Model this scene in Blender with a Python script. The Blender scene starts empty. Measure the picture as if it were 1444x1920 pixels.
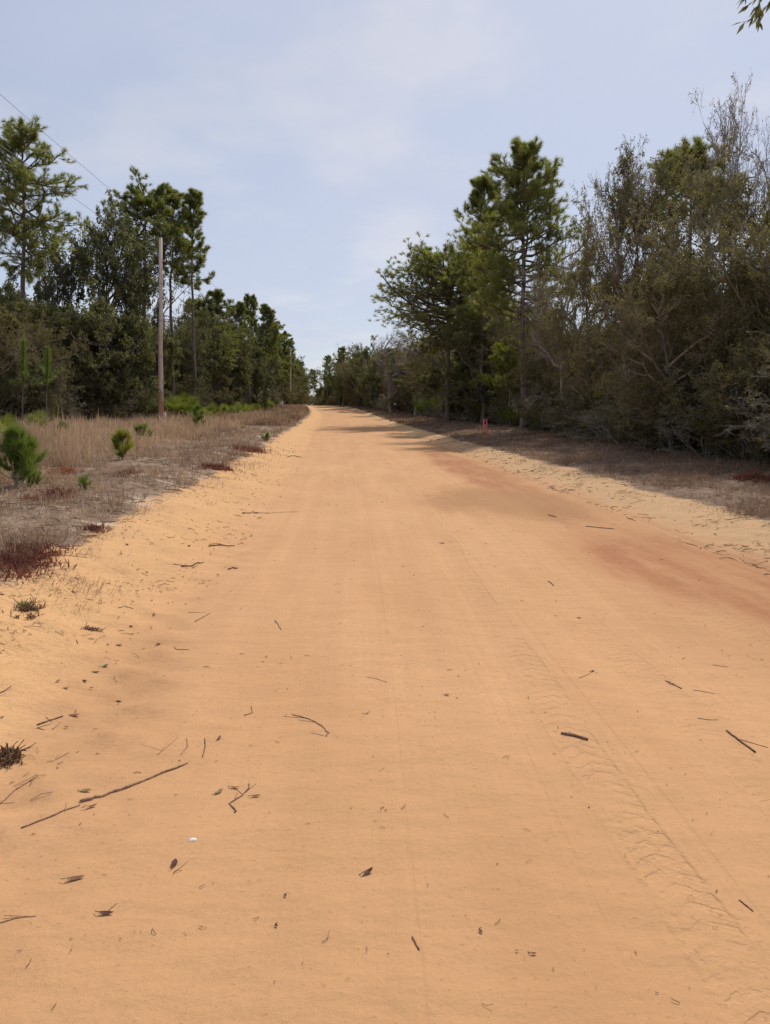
import bpy, math, random
import numpy as np
from mathutils import Vector, Euler

# ------------------------------------------------------------------ camera, sky, sun, exposure
scene = bpy.context.scene
col = scene.collection
EYE, FPX, CX, HY = 1.6, 1386.0, 722.0, 764.0          # eye height, focal length / centre / horizon of the 1444x1920 frame
cam_d = bpy.data.cameras.new('camera')
cam = bpy.data.objects.new('camera', cam_d); col.objects.link(cam)
cam.location = (0, 0, EYE); cam.rotation_euler = (math.pi / 2, 0, 0)
cam_d.sensor_fit = 'VERTICAL'; cam_d.sensor_height = 24.0
cam_d.lens = 24.0 * FPX / 1920.0
cam_d.shift_y = (HY - 960.0) / 1920.0
cam_d.clip_start = 0.05; cam_d.clip_end = 4000
scene.camera = cam

SUN_AZ, SUN_EL = math.radians(20), math.radians(45)
sun_dir = Vector((math.sin(SUN_AZ) * math.cos(SUN_EL), math.cos(SUN_AZ) * math.cos(SUN_EL), math.sin(SUN_EL)))
sun_d = bpy.data.lights.new('sun', 'SUN'); sun_d.energy = 3.9; sun_d.angle = math.radians(2.2); sun_d.color = (1.0, 0.94, 0.85)
sun = bpy.data.objects.new('sun', sun_d); col.objects.link(sun)
sun.rotation_euler = sun_dir.to_track_quat('Z', 'Y').to_euler()

world = bpy.data.worlds.new('World'); scene.world = world; world.use_nodes = True
wt = world.node_tree; wt.nodes.clear()
def wn(t, **k):
    n = wt.nodes.new(t)
    for a, b in k.items(): setattr(n, a, b)
    return n
w_out = wn('ShaderNodeOutputWorld')
w_sky = wn('ShaderNodeTexSky', sky_type='NISHITA', sun_disc=False, sun_elevation=SUN_EL, sun_rotation=SUN_AZ, air_density=1.0, dust_density=0.6, ozone_density=1.2)
w_bg = wn('ShaderNodeBackground'); w_bg.inputs['Strength'].default_value = 0.10
wt.links.new(w_sky.outputs[0], w_bg.inputs['Color'])
w_veil = wn('ShaderNodeBackground'); w_veil.inputs['Strength'].default_value = 1.0
w_mix = wn('ShaderNodeMixShader')
wt.links.new(w_bg.outputs[0], w_mix.inputs[1]); wt.links.new(w_veil.outputs[0], w_mix.inputs[2]); wt.links.new(w_mix.outputs[0], w_out.inputs['Surface'])
# high thin cloud: noise on a flat layer overhead
w_tc = wn('ShaderNodeTexCoord'); w_sep = wn('ShaderNodeSeparateXYZ'); wt.links.new(w_tc.outputs['Generated'], w_sep.inputs[0])
w_den = wn('ShaderNodeMath', operation='ADD'); w_den.inputs[1].default_value = 0.16
w_abs = wn('ShaderNodeMath', operation='ABSOLUTE'); wt.links.new(w_sep.outputs[2], w_abs.inputs[0]); wt.links.new(w_abs.outputs[0], w_den.inputs[0])
w_px = wn('ShaderNodeMath', operation='DIVIDE'); w_py = wn('ShaderNodeMath', operation='DIVIDE')
wt.links.new(w_sep.outputs[0], w_px.inputs[0]); wt.links.new(w_den.outputs[0], w_px.inputs[1])
wt.links.new(w_sep.outputs[1], w_py.inputs[0]); wt.links.new(w_den.outputs[0], w_py.inputs[1])
w_cmb = wn('ShaderNodeCombineXYZ'); wt.links.new(w_px.outputs[0], w_cmb.inputs[0]); wt.links.new(w_py.outputs[0], w_cmb.inputs[1])
w_n1 = wn('ShaderNodeTexNoise'); w_n1.inputs['Scale'].default_value = 0.55; w_n1.inputs['Detail'].default_value = 5; w_n1.inputs['Roughness'].default_value = 0.5; w_n1.inputs['Distortion'].default_value = 0.6
wt.links.new(w_cmb.outputs[0], w_n1.inputs['Vector'])
w_r1 = wn('ShaderNodeMapRange'); w_r1.inputs[1].default_value = 0.3; w_r1.inputs[2].default_value = 0.72; w_r1.inputs[3].default_value = 0.5; w_r1.inputs[4].default_value = 1.0
wt.links.new(w_n1.outputs[0], w_r1.inputs[0]); wt.links.new(w_r1.outputs[0], w_mix.inputs[0])
# a few low, slightly warmer cloud scraps
w_n2 = wn('ShaderNodeTexNoise'); w_n2.inputs['Scale'].default_value = 1.5; w_n2.inputs['Detail'].default_value = 6; w_n2.inputs['Roughness'].default_value = 0.55
w_off = wn('ShaderNodeVectorMath', operation='ADD'); w_off.inputs[1].default_value = (3.7, 1.9, 0)
wt.links.new(w_cmb.outputs[0], w_off.inputs[0]); wt.links.new(w_off.outputs[0], w_n2.inputs['Vector'])
w_r2 = wn('ShaderNodeMapRange', interpolation_type='SMOOTHSTEP'); w_r2.inputs[1].default_value = 0.47; w_r2.inputs[2].default_value = 0.70
wt.links.new(w_n2.outputs[0], w_r2.inputs[0])
w_cm = wn('ShaderNodeMix', data_type='RGBA'); w_cm.inputs[6].default_value = (0.595, 0.640, 0.785, 1); w_cm.inputs[7].default_value = (0.74, 0.735, 0.80, 1)
wt.links.new(w_r2.outputs[0], w_cm.inputs[0]); wt.links.new(w_cm.outputs[2], w_veil.inputs['Color'])

vs = scene.view_settings
vs.view_transform = 'Standard'; vs.look = 'None'; vs.exposure = 0.0; vs.gamma = 1.0; vs.use_curve_mapping = False
cy = scene.cycles
cy.max_bounces = 5; cy.diffuse_bounces = 3; cy.glossy_bounces = 1; cy.transmission_bounces = 3; cy.transparent_max_bounces = 4
cy.caustics_reflective = False; cy.caustics_refractive = False
scene.render.engine = 'CYCLES'

# ------------------------------------------------------------------ helpers
rng = np.random.default_rng(11)
def reseed(s):
    global rng
    rng = np.random.default_rng(s)

def tag(o, label=None, cat=None, group=None, kind=None):
    if label: o['label'] = label
    if cat: o['category'] = cat
    if group: o['group'] = group
    if kind: o['kind'] = kind
    return o
def link(name, data, parent=None):
    o = bpy.data.objects.new(name, data); col.objects.link(o)
    if parent is not None: o.parent = parent
    return o
def norm(v): return v / np.maximum(np.linalg.norm(v, axis=-1, keepdims=True), 1e-9)
def sstep(a, b, x):
    t = np.clip((x - a) / (b - a), 0, 1); return t * t * (3 - 2 * t)

class Geo:
    """collects vertices, faces (any size), one random number per vertex and a material slot per face"""
    def __init__(s): s.V = []; s.F = []; s.A = []; s.M = []; s.n = 0
    def add(s, V, F, a=None, m=0):
        V = np.asarray(V, float).reshape(-1, 3); F = np.asarray(F, int)
        s.V.append(V); s.F.append(F + s.n)
        s.A.append(np.broadcast_to(np.asarray(0.5 if a is None else a, float), (len(V),)).copy())
        s.M.append(np.full(len(F), m)); s.n += len(V)
    def mesh(s, name, mats, smooth=False, uv=None):
        me = bpy.data.meshes.new(name)
        V = np.concatenate(s.V); me.vertices.add(len(V)); me.vertices.foreach_set('co', V.astype(np.float32).ravel())
        loops = np.concatenate([f.ravel() for f in s.F]); cnt = np.concatenate([np.full(len(f), f.shape[1]) for f in s.F])
        me.loops.add(len(loops)); me.loops.foreach_set('vertex_index', loops.astype(np.int32))
        me.polygons.add(len(cnt)); me.polygons.foreach_set('loop_start', (np.cumsum(cnt) - cnt).astype(np.int32))
        me.polygons.foreach_set('material_index', np.concatenate(s.M).astype(np.int32))
        if smooth: me.polygons.foreach_set('use_smooth', np.ones(len(cnt), bool))
        for m in (mats if isinstance(mats, (list, tuple)) else [mats]): me.materials.append(m)
        at = me.attributes.new('rnd', 'FLOAT', 'POINT'); at.data.foreach_set('value', np.concatenate(s.A).astype(np.float32))
        if uv is not None:
            l = me.uv_layers.new(name='UVMap'); l.data.foreach_set('uv', uv[loops].astype(np.float32).ravel())
        me.update(calc_edges=True)
        return me
    def bounds(s):
        V = np.concatenate(s.V); return V.min(0), V.max(0)

def tubes(g, P, R, k=4, a=0.5, m=0, cap=False):
    P = np.asarray(P, float); R = np.asarray(R, float)
    if P.ndim == 2: P = P[None]; R = R.reshape(1, -1)
    B, n, _ = P.shape
    R = np.broadcast_to(R, (B, n))
    T = norm(np.gradient(P, axis=1)); mean = norm(P[:, -1] - P[:, 0])
    ref = np.where(np.abs(mean[:, 2:3]) > 0.8, np.array([[1.0, 0.13, 0]]), np.array([[0, 0.11, 1.0]]))[:, None]
    U = norm(np.cross(T, ref)); W = np.cross(T, U)
    an = 2 * np.pi * np.arange(k) / k
    V = P[:, :, None] + R[:, :, None, None] * (U[:, :, None] * np.cos(an)[:, None] + W[:, :, None] * np.sin(an)[:, None])
    idx = np.arange(B * n * k).reshape(B, n, k); r = np.roll(idx, -1, 2)
    Q = np.stack([idx[:, :-1], r[:, :-1], r[:, 1:], idx[:, 1:]], -1).reshape(-1, 4)
    if np.ndim(a) == 1: a = np.repeat(a, n * k)
    b0 = g.n
    g.add(V, Q, a, m)
    if cap and k >= 3:
        g.F.append(np.concatenate([idx[:, 0, ::-1], idx[:, -1]]) + b0); g.M.append(np.full(2 * B, m))

def leaves(g, C, D, L, W, a, m=0, fold=0.25):
    """diamond shaped leaves, base at C, pointing along D"""
    N = len(C); D = norm(D); r = rng.normal(size=(N, 3)); r[:, 2] += 0.6
    S = norm(np.cross(D, r)); Nn = np.cross(S, D)
    L = np.broadcast_to(L, (N,))[:, None]; W = np.broadcast_to(W, (N,))[:, None]
    mid = C + D * L * 0.45
    V = np.stack([C, mid + S * W / 2 + Nn * W * fold, C + D * L, mid - S * W / 2 + Nn * W * fold], 1)
    g.add(V, np.arange(N * 4).reshape(N, 4), np.repeat(a, 4), m)

def needles(g, C, A, K, L, w, spread=(0.15, 1.1), back=0.1, a=None, m=0, droop=0.1):
    """tufts: C centres, A axes, K needles in each"""
    N = len(C); A = norm(A)
    r = np.where(np.abs(A[:, 2:3]) > 0.8, np.array([[1.0, 0, 0]]), np.array([[0, 0, 1.0]]))
    U = norm(np.cross(A, r)); W = np.cross(A, U)
    th = rng.uniform(spread[0], spread[1], (N, K, 1)); ph = rng.uniform(0, 2 * np.pi, (N, K, 1))
    D = A[:, None] * np.cos(th) + (U[:, None] * np.cos(ph) + W[:, None] * np.sin(ph)) * np.sin(th)
    D[..., 2] -= droop; D = norm(D)
    O = C[:, None] - A[:, None] * rng.uniform(0, back, (N, K, 1))
    Ln = L * rng.uniform(0.75, 1.15, (N, K, 1))
    S = norm(np.cross(D, rng.normal(size=(N, K, 3)))) * w / 2
    V = np.stack([O - S, O + S, O + D * Ln], 2)
    if a is None: a = rng.uniform(0, 1, N)
    av = np.clip(np.repeat(a, K) + rng.normal(0, 0.12, N * K), 0, 1)
    g.add(V, np.arange(N * K * 3).reshape(-1, 3), np.repeat(av, 3), m)

def polyline(S, D, L, n, wob, up):
    """curved branches from starts S along D; returns (B,n,3)"""
    B = len(S); D = norm(D); P = [S]; d = D
    L = np.broadcast_to(L, (B,))[:, None]
    for i in range(n - 1):
        d = norm(d + rng.normal(0, wob, (B, 3)) + np.array([0, 0, up]))
        P.append(P[-1] + d * L / (n - 1))
    return np.stack(P, 1)

def sprout(P, R, n, t0, t1, ang, sd, lenf, npts=4, wob=0.2, up=0.05, rf=0.6, taper=0.35, lmin=0.05, tipfade=0.4):
    """n children on each branch of P"""
    B, q, _ = P.shape
    t = t0 + (t1 - t0) * (np.arange(n)[None] + rng.random((B, n))) / n
    s = np.clip(t * (q - 1), 0, q - 1.001); i = s.astype(int); f = (s - i)[..., None]
    bi = np.arange(B)[:, None]
    pos = P[bi, i] * (1 - f) + P[bi, i + 1] * f
    tan = norm(P[bi, i + 1] - P[bi, i]); rad = R[bi, i] * (1 - f[..., 0]) + R[bi, i + 1] * f[..., 0]
    ln = np.linalg.norm(np.diff(P, axis=1), axis=2).sum(1)[:, None]
    rv = norm(rng.normal(size=(B, n, 3))); U = norm(np.cross(tan, rv))
    a = rng.normal(ang, sd, (B, n, 1))
    D = tan * np.cos(a) + U * np.sin(a)
    L = np.maximum(lenf * ln * (1 - tipfade * t) * rng.uniform(0.65, 1.3, (B, n)), lmin)
    S = pos.reshape(-1, 3); D = D.reshape(-1, 3); L = L.ravel(); r = (rad * rf).ravel()
    Q = polyline(S, D, L, npts, wob, up)
    return Q, r[:, None] * np.linspace(1, taper, npts)[None]

# ------------------------------------------------------------------ materials
class NT:
    def __init__(s, name):
        s.m = bpy.data.materials.new(name); s.m.use_nodes = True; s.t = s.m.node_tree; s.t.nodes.clear()
        s.out = s.n('ShaderNodeOutputMaterial')
    def n(s, t, **k):
        x = s.t.nodes.new(t)
        for a, b in k.items(): setattr(x, a, b)
        return x
    def l(s, a, b): s.t.links.new(a, b)
    def put(s, x, sock):
        if isinstance(x, (int, float)): sock.default_value = x
        elif isinstance(x, (tuple, list)): sock.default_value = tuple(x) + ((1,) if len(x) == 3 and sock.type == 'RGBA' else ())
        else: s.l(x, sock)
    def math(s, op, a, b=None, clamp=False):
        x = s.n('ShaderNodeMath', operation=op, use_clamp=clamp); s.put(a, x.inputs[0])
        if b is not None: s.put(b, x.inputs[1])
        return x.outputs[0]
    def rangef(s, v, a, b, c=0.0, d=1.0, smooth=True):
        x = s.n('ShaderNodeMapRange', interpolation_type='SMOOTHSTEP' if smooth else 'LINEAR')
        s.put(v, x.inputs[0]); s.put(a, x.inputs[1]); s.put(b, x.inputs[2]); s.put(c, x.inputs[3]); s.put(d, x.inputs[4]); return x.outputs[0]
    def noise(s, vec, scale, detail=3, rough=0.55, dist=0.0):
        x = s.n('ShaderNodeTexNoise'); x.inputs['Scale'].default_value = scale; x.inputs['Detail'].default_value = detail
        x.inputs['Roughness'].default_value = rough; x.inputs['Distortion'].default_value = dist
        if vec is not None: s.l(vec, x.inputs['Vector'])
        return x.outputs[0]
    def mix(s, f, a, b, blend='MIX'):
        x = s.n('ShaderNodeMix', data_type='RGBA', blend_type=blend); s.put(f, x.inputs[0]); s.put(a, x.inputs[6]); s.put(b, x.inputs[7]); return x.outputs[2]
    def scalev(s, vec, sc):
        x = s.n('ShaderNodeVectorMath', operation='MULTIPLY'); s.l(vec, x.inputs[0]); x.inputs[1].default_value = sc; return x.outputs[0]

def foliage(name, c0, c1, trans=0.35, gloss=0.04, objvar=0.25, c2=None, c2t=0.9, tint=(1.7, 1.75, 0.95)):
    """leaf colours run from c0 to c1 (single leaves differ, so do whole plants)"""
    N = NT(name)
    at = N.n('ShaderNodeAttribute', attribute_name='rnd'); oi = N.n('ShaderNodeObjectInfo')
    f = N.math('ADD', N.math('MULTIPLY', at.outputs['Fac'], 1 - objvar), N.math('MULTIPLY', oi.outputs['Random'], objvar))
    c = N.mix(f, c0, c1)
    if c2: c = N.mix(N.rangef(at.outputs['Fac'], c2t, c2t + 0.02), c, c2)
    d = N.n('ShaderNodeBsdfDiffuse'); N.l(c, d.inputs['Color'])
    t = N.n('ShaderNodeBsdfTranslucent'); tc_ = N.n('ShaderNodeVectorMath', operation='MULTIPLY'); N.l(c, tc_.inputs[0]); tc_.inputs[1].default_value = tint; N.l(tc_.outputs[0], t.inputs['Color'])
    m1 = N.n('ShaderNodeMixShader'); m1.inputs[0].default_value = trans; N.l(d.outputs[0], m1.inputs[1]); N.l(t.outputs[0], m1.inputs[2])
    g = N.n('ShaderNodeBsdfGlossy'); g.inputs['Roughness'].default_value = 0.45; g.inputs['Color'].default_value = (0.8, 0.85, 0.8, 1)
    m2 = N.n('ShaderNodeMixShader'); m2.inputs[0].default_value = gloss; N.l(m1.outputs[0], m2.inputs[1]); N.l(g.outputs[0], m2.inputs[2])
    N.l(m2.outputs[0], N.out.inputs[0]); return N.m

def barkmat(name, c0, c1, scale=9.0, stretch=0.15, bump=0.4):
    N = NT(name); tc = N.n('ShaderNodeTexCoord'); v = N.scalev(tc.outputs['Object'], (1, 1, stretch))
    n1 = N.noise(v, scale, 5, 0.65); n2 = N.noise(tc.outputs['Object'], 1.3, 2)
    c = N.mix(N.rangef(n1, 0.35, 0.65), c0, c1)
    c = N.mix(N.rangef(n2, 0.4, 0.7, 0, 0.4), c, tuple(x * 0.6 for x in c0))
    p = N.n('ShaderNodeBsdfPrincipled'); p.inputs['Roughness'].default_value = 0.9; p.inputs['Specular IOR Level'].default_value = 0.2
    N.l(c, p.inputs['Base Color'])
    b = N.n('ShaderNodeBump'); b.inputs['Strength'].default_value = bump; b.inputs['Distance'].default_value = 0.03; N.l(n1, b.inputs['Height']); N.l(b.outputs[0], p.inputs['Normal'])
    N.l(p.outputs[0], N.out.inputs[0]); return N.m

def plain(name, c, rough=0.7, c2=None, scale=30):
    N = NT(name); p = N.n('ShaderNodeBsdfPrincipled'); p.inputs['Roughness'].default_value = rough; p.inputs['Specular IOR Level'].default_value = 0.3
    tc = N.n('ShaderNodeTexCoord'); n1 = N.noise(tc.outputs['Object'], scale, 4)
    N.l(N.mix(N.rangef(n1, 0.3, 0.7), c, c2 or tuple(x * 0.65 for x in c)), p.inputs['Base Color']); N.l(p.outputs[0], N.out.inputs[0]); return N.m

M = {}
M['pine'] = foliage('pine_needles', (0.120, 0.135, 0.046), (0.265, 0.260, 0.082), 0.45, 0.02, 0.3)
M['pine_far'] = foliage('pine_needles_far', (0.112, 0.126, 0.050), (0.225, 0.225, 0.084), 0.45, 0.02, 0.3)
M['pine_young'] = foliage('young_pine_needles', (0.075, 0.115, 0.022), (0.16, 0.20, 0.035), 0.40, 0.05, 0.4)
M['pine_yellow'] = foliage('yellow_green_needles', (0.13, 0.145, 0.025), (0.21, 0.20, 0.03), 0.45, 0.04, 0.3)
M['pine_dead'] = foliage('dead_red_needles', (0.18, 0.07, 0.03), (0.26, 0.10, 0.04), 0.3, 0.02, 0.3, tint=(1.35, 1.25, 1.1))
M['oak'] = foliage('oak_leaves', (0.078, 0.08, 0.036), (0.18, 0.17, 0.076), 0.36, 0.025, 0.35)
M['thicket'] = foliage('thicket_leaves', (0.090, 0.080, 0.034), (0.225, 0.190, 0.088), 0.38, 0.02, 0.3, c2=(0.21, 0.13, 0.045), c2t=0.93)
M['bush'] = foliage('bush_leaves', (0.062, 0.058, 0.026), (0.15, 0.128, 0.056), 0.36, 0.02, 0.5)
M['lastleaf'] = foliage('last_brown_leaves', (0.16, 0.11, 0.06), (0.30, 0.17, 0.07), 0.35, 0.03, 0.3, tint=(1.35, 1.25, 1.1))
M['palmetto'] = foliage('palmetto_leaf', (0.085, 0.105, 0.024), (0.19, 0.20, 0.045), 0.35, 0.025, 0.35)
M['drygrass'] = foliage('dry_grass', (0.182, 0.116, 0.079), (0.440, 0.314, 0.209), 0.30, 0.02, 0.0, tint=(1.35, 1.25, 1.1))
M['strawgrass'] = foliage('straw_grass', (0.319, 0.215, 0.138), (0.572, 0.413, 0.275), 0.30, 0.02, 0.0, tint=(1.35, 1.25, 1.1))
M['redweed'] = foliage('red_weed', (0.13, 0.045, 0.034), (0.26, 0.10, 0.066), 0.3, 0.02, 0.2, tint=(1.35, 1.25, 1.1))
M['orangeweed'] = foliage('orange_weed', (0.27, 0.075, 0.03), (0.42, 0.14, 0.05), 0.3, 0.02, 0.2, tint=(1.35, 1.25, 1.1))
M['greenweed'] = foliage('green_weed', (0.10, 0.12, 0.05), (0.22, 0.23, 0.10), 0.3, 0.02, 0.2)
M['litter'] = foliage('fallen_litter', (0.11, 0.058, 0.034), (0.32, 0.19, 0.10), 0.1, 0.02, 0.0, tint=(1.35, 1.25, 1.1))
M['pinebark'] = barkmat('pine_bark', (0.115, 0.085, 0.068), (0.235, 0.185, 0.155), 10, 0.25)
M['oakbark'] = barkmat('oak_bark', (0.085, 0.070, 0.056), (0.19, 0.165, 0.14), 9, 0.3)
M['greytwig'] = barkmat('grey_twigs', (0.24, 0.205, 0.175), (0.42, 0.37, 0.32), 6, 0.5, 0.1)
M['browntwig'] = barkmat('brown_twigs', (0.175, 0.135, 0.092), (0.35, 0.28, 0.195), 6, 0.5, 0.1)
M['polewood'] = barkmat('pole_wood', (0.30, 0.215, 0.175), (0.46, 0.35, 0.295), 7, 0.04, 0.25)
M['stick'] = barkmat('fallen_stick', (0.26, 0.145, 0.09), (0.45, 0.28, 0.18), 60, 0.5, 0.5)
M['darkstick'] = barkmat('dark_stick', (0.15, 0.085, 0.056), (0.32, 0.19, 0.125), 60, 0.5, 0.6)
M['metal'] = plain('grey_metal', (0.35, 0.35, 0.36), 0.5)
M['wire'] = plain('wire', (0.20, 0.20, 0.22), 0.5)
M['ceramic'] = plain('insulator', (0.55, 0.53, 0.5), 0.35)
M['whitepaint'] = plain('white_post', (0.75, 0.74, 0.70), 0.6, (0.62, 0.6, 0.55))
M['pink'] = plain('pink_paint', (0.90, 0.24, 0.23), 0.6, (0.80, 0.17, 0.17))
M['shell'] = plain('white_shell', (0.78, 0.74, 0.68), 0.4, (0.6, 0.55, 0.5), 200)

# ------------------------------------------------------------------ terrain
YC = np.array([-60, -20, 0, 6, 12, 25, 42, 65, 88, 105, 140, 180, 400, 1600.0])
XC = np.array([2.2, 1.7, 1.28, 1.1, 0.85, 0.0, -1.4, -3.0, -4.7, -6.3, -10.8, -15.4, -39.5, -168.0])
YZ = np.array([-60, 0, 30, 60, 88, 105, 140, 180, 400, 1600.0])
ZZ = np.array([0, 0, 0.0, 0.12, 0.42, 0.85, 1.72, 2.0, 2.2, 2.4])
def smooth_interp(y, xs, ys, w):
    r = 0
    for o, k in ((-1, 1), (-0.5, 2), (0, 2), (0.5, 2), (1, 1)): r = r + k * np.interp(y + o * w, xs, ys)
    return r / 8
def xc(y): return smooth_interp(np.asarray(y, float), YC, XC, 8.0)
def zr(y): return smooth_interp(np.asarray(y, float), YZ, ZZ, 10.0)
HALF = 2.85
_ph = np.random.default_rng(3).uniform(0, 6.28, (40, 3))
def lump(x, y, s, seed):
    p = _ph[seed % 40]; q = _ph[(seed + 7) % 40]
    return (np.sin(x * s + p[0] + 1.3 * np.sin(y * s * 0.7 + p[1])) * np.sin(y * s * 1.13 + p[2] + 0.9 * np.sin(x * s * 0.8 + q[0]))
            + 0.5 * np.sin(x * s * 2.3 + q[1]) * np.sin(y * s * 2.1 + q[2]))
def zground(x, y):
    x = np.asarray(x, float); y = np.asarray(y, float); u = x - xc(y)
    z = zr(y) + 0.012 * lump(x, y, 0.9, 1)
    z = z + 0.03 * (1 - np.clip(np.abs(u) / HALF, 0, 1) ** 2)                    # slight crown
    for c, w, d in ((-1.75, 0.30, 0.012), (-0.30, 0.22, 0.008), (0.45, 0.2, 0.008), (1.5, 0.35, 0.012)):
        z = z - d * np.exp(-((u - c + 0.05 * np.sin(y * 0.3)) / w) ** 2)
    wl = 0.12 * lump(y * 0.6, y * 0.35, 1.0, 4)                                   # the bank's edge wanders
    ul = -u + wl
    z = z + 0.27 * sstep(HALF - 0.25, HALF + 1.35, ul) + 0.10 * sstep(HALF + 1.1, HALF + 2.2, ul) + 0.022 * np.clip(ul - HALF - 1.5, 0, 16)
    z = z + sstep(HALF - 0.1, HALF + 0.5, ul) * (0.020 * lump(x, y, 3.1, 9) + 0.010 * lump(x, y, 7.7, 12) + 0.006 * lump(x, y, 16.0, 14))
    z = z + np.exp(-((u + 2.7 + 0.15 * np.sin(y * 1.3)) / 0.38) ** 2) * (0.013 * lump(x * 0.6, y, 9.0, 33) + 0.006 * lump(x, y, 19.0, 35))
    z = z + 0.03 * np.exp(-((u + 2.95) / 0.16) ** 2) * (0.6 + 0.4 * lump(x, y, 2.2, 36))
    ur = u + 0.5 * wl
    z = z + 0.13 * sstep(HALF - 0.1, HALF + 1.0, ur) + 0.16 * sstep(HALF + 1.0, HALF + 5, ur)
    z = z + sstep(HALF, HALF + 0.6, ur) * (0.022 * lump(x, y, 2.7, 20) + 0.011 * lump(x, y, 6.9, 22) + 0.006 * lump(x, y, 15.0, 24))
    z = z - sstep(HALF - 0.22, HALF - 0.10, ur) * (1 - sstep(HALF - 0.10, HALF + 0.02, ur)) * 0.025
    far = sstep(HALF + 3, HALF + 9, np.abs(u))
    return z + far * 0.10 * lump(x, y, 0.35, 30)
def P(px, Y): return (px - CX) / FPX * Y                 # lateral position of something seen at column px, Y metres ahead
def on_ground(x, y): return Vector((float(x), float(y), float(zground(x, y))))
def gp(px, py):
    """point of the ground seen at (px,py), found by marching"""
    lo, hi = 1.0, 400.0
    ys = np.geomspace(1.2, 300, 900); dz = (HY - py) / FPX
    f = EYE + dz * ys - zground((px - CX) / FPX * ys, ys)
    i = int(np.argmax(f < 0)); t = f[i - 1] / (f[i - 1] - f[i]); y = ys[i - 1] + t * (ys[i] - ys[i - 1])
    return on_ground((px - CX) / FPX * y, y)

rows = np.concatenate([np.linspace(-40, 1.0, 30), np.geomspace(1.02, 1600, 640)])
def sheet(us):
    Yg = np.repeat(rows[:, None], len(us), 1); X = xc(Yg) + us[None]
    Z = zground(X, Yg); V = np.stack([X, Yg, Z], -1); n, k = Yg.shape
    i = np.arange(n * k).reshape(n, k); F = np.stack([i[:-1, :-1], i[:-1, 1:], i[1:, 1:], i[1:, :-1]], -1).reshape(-1, 4)
    uv = np.stack([np.broadcast_to(us[None], Yg.shape), Yg], -1).reshape(-1, 2)
    return V.reshape(-1, 3), F, uv

def sand_nodes(N, obj, uvv):
    """tan road sand: broad tone changes, faint streaks along the road, fine grains"""
    streak = N.noise(N.scalev(uvv, (5.0, 0.22, 1)), 1.0, 4, 0.6)
    fine = N.noise(N.scalev(uvv, (22.0, 0.5, 1)), 1.0, 3, 0.6)
    broad = N.noise(obj, 0.35, 3, 0.5)
    lane = N.noise(N.scalev(uvv, (3.2, 0.05, 1)), 1.0, 4, 0.6)
    grain = N.noise(obj, 160.0, 3, 0.7)
    spk = N.noise(obj, 55.0, 2, 0.5)
    c = N.mix(N.rangef(streak, 0.25, 0.75), (0.545, 0.300, 0.146), (0.60, 0.336, 0.164))
    c = N.mix(N.rangef(broad, 0.35, 0.7, 0, 0.6), c, (0.63, 0.365, 0.185))
    c = N.mix(N.rangef(N.noise(N.scalev(uvv, (1.0, 0.3, 1)), 1.4, 5, 0.6), 0.42, 0.7, 0, 0.6), c, (0.49, 0.260, 0.118))
    c = N.mix(N.rangef(fine, 0.55, 0.75, 0, 0.18), c, (0.44, 0.245, 0.122))
    patch = N.noise(obj, 2.4, 5, 0.65)
    c = N.mix(N.rangef(patch, 0.48, 0.72, 0, 0.4), c, (0.47, 0.265, 0.125))
    c = N.mix(N.rangef(lane, 0.40, 0.66, 0, 0.38), c, (0.49, 0.272, 0.135))
    c = N.mix(N.rangef(grain, 0.35, 0.65, 0.0, 0.34), c, (0.40, 0.215, 0.105))
    c = N.mix(N.rangef(N.noise(obj, 30.0, 4, 0.7), 0.5, 0.72, 0, 0.42), c, (0.42, 0.225, 0.11))
    c = N.mix(N.rangef(spk, 0.665, 0.72, 0, 0.6), c, (0.24, 0.13, 0.07))
    return c, grain, spk, streak, fine

def ellipse(N, sep, cx, cy, rx, ry, rot, nz, amt):
    """soft-edged patch mask with a ragged outline"""
    co, si = math.cos(rot), math.sin(rot)
    dx = N.math('SUBTRACT', sep.outputs[0], cx); dy = N.math('SUBTRACT', sep.outputs[1], cy)
    a = N.math('DIVIDE', N.math('ADD', N.math('MULTIPLY', dx, co), N.math('MULTIPLY', dy, si)), rx)
    b = N.math('DIVIDE', N.math('SUBTRACT', N.math('MULTIPLY', dy, co), N.math('MULTIPLY', dx, si)), ry)
    d = N.math('SQRT', N.math('ADD', N.math('MULTIPLY', a, a), N.math('MULTIPLY', b, b)))
    d = N.math('ADD', d, N.math('MULTIPLY', N.math('SUBTRACT', nz, 0.5), 1.5))
    return N.rangef(d, 0.45, 1.15, amt, 0.0)

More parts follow.
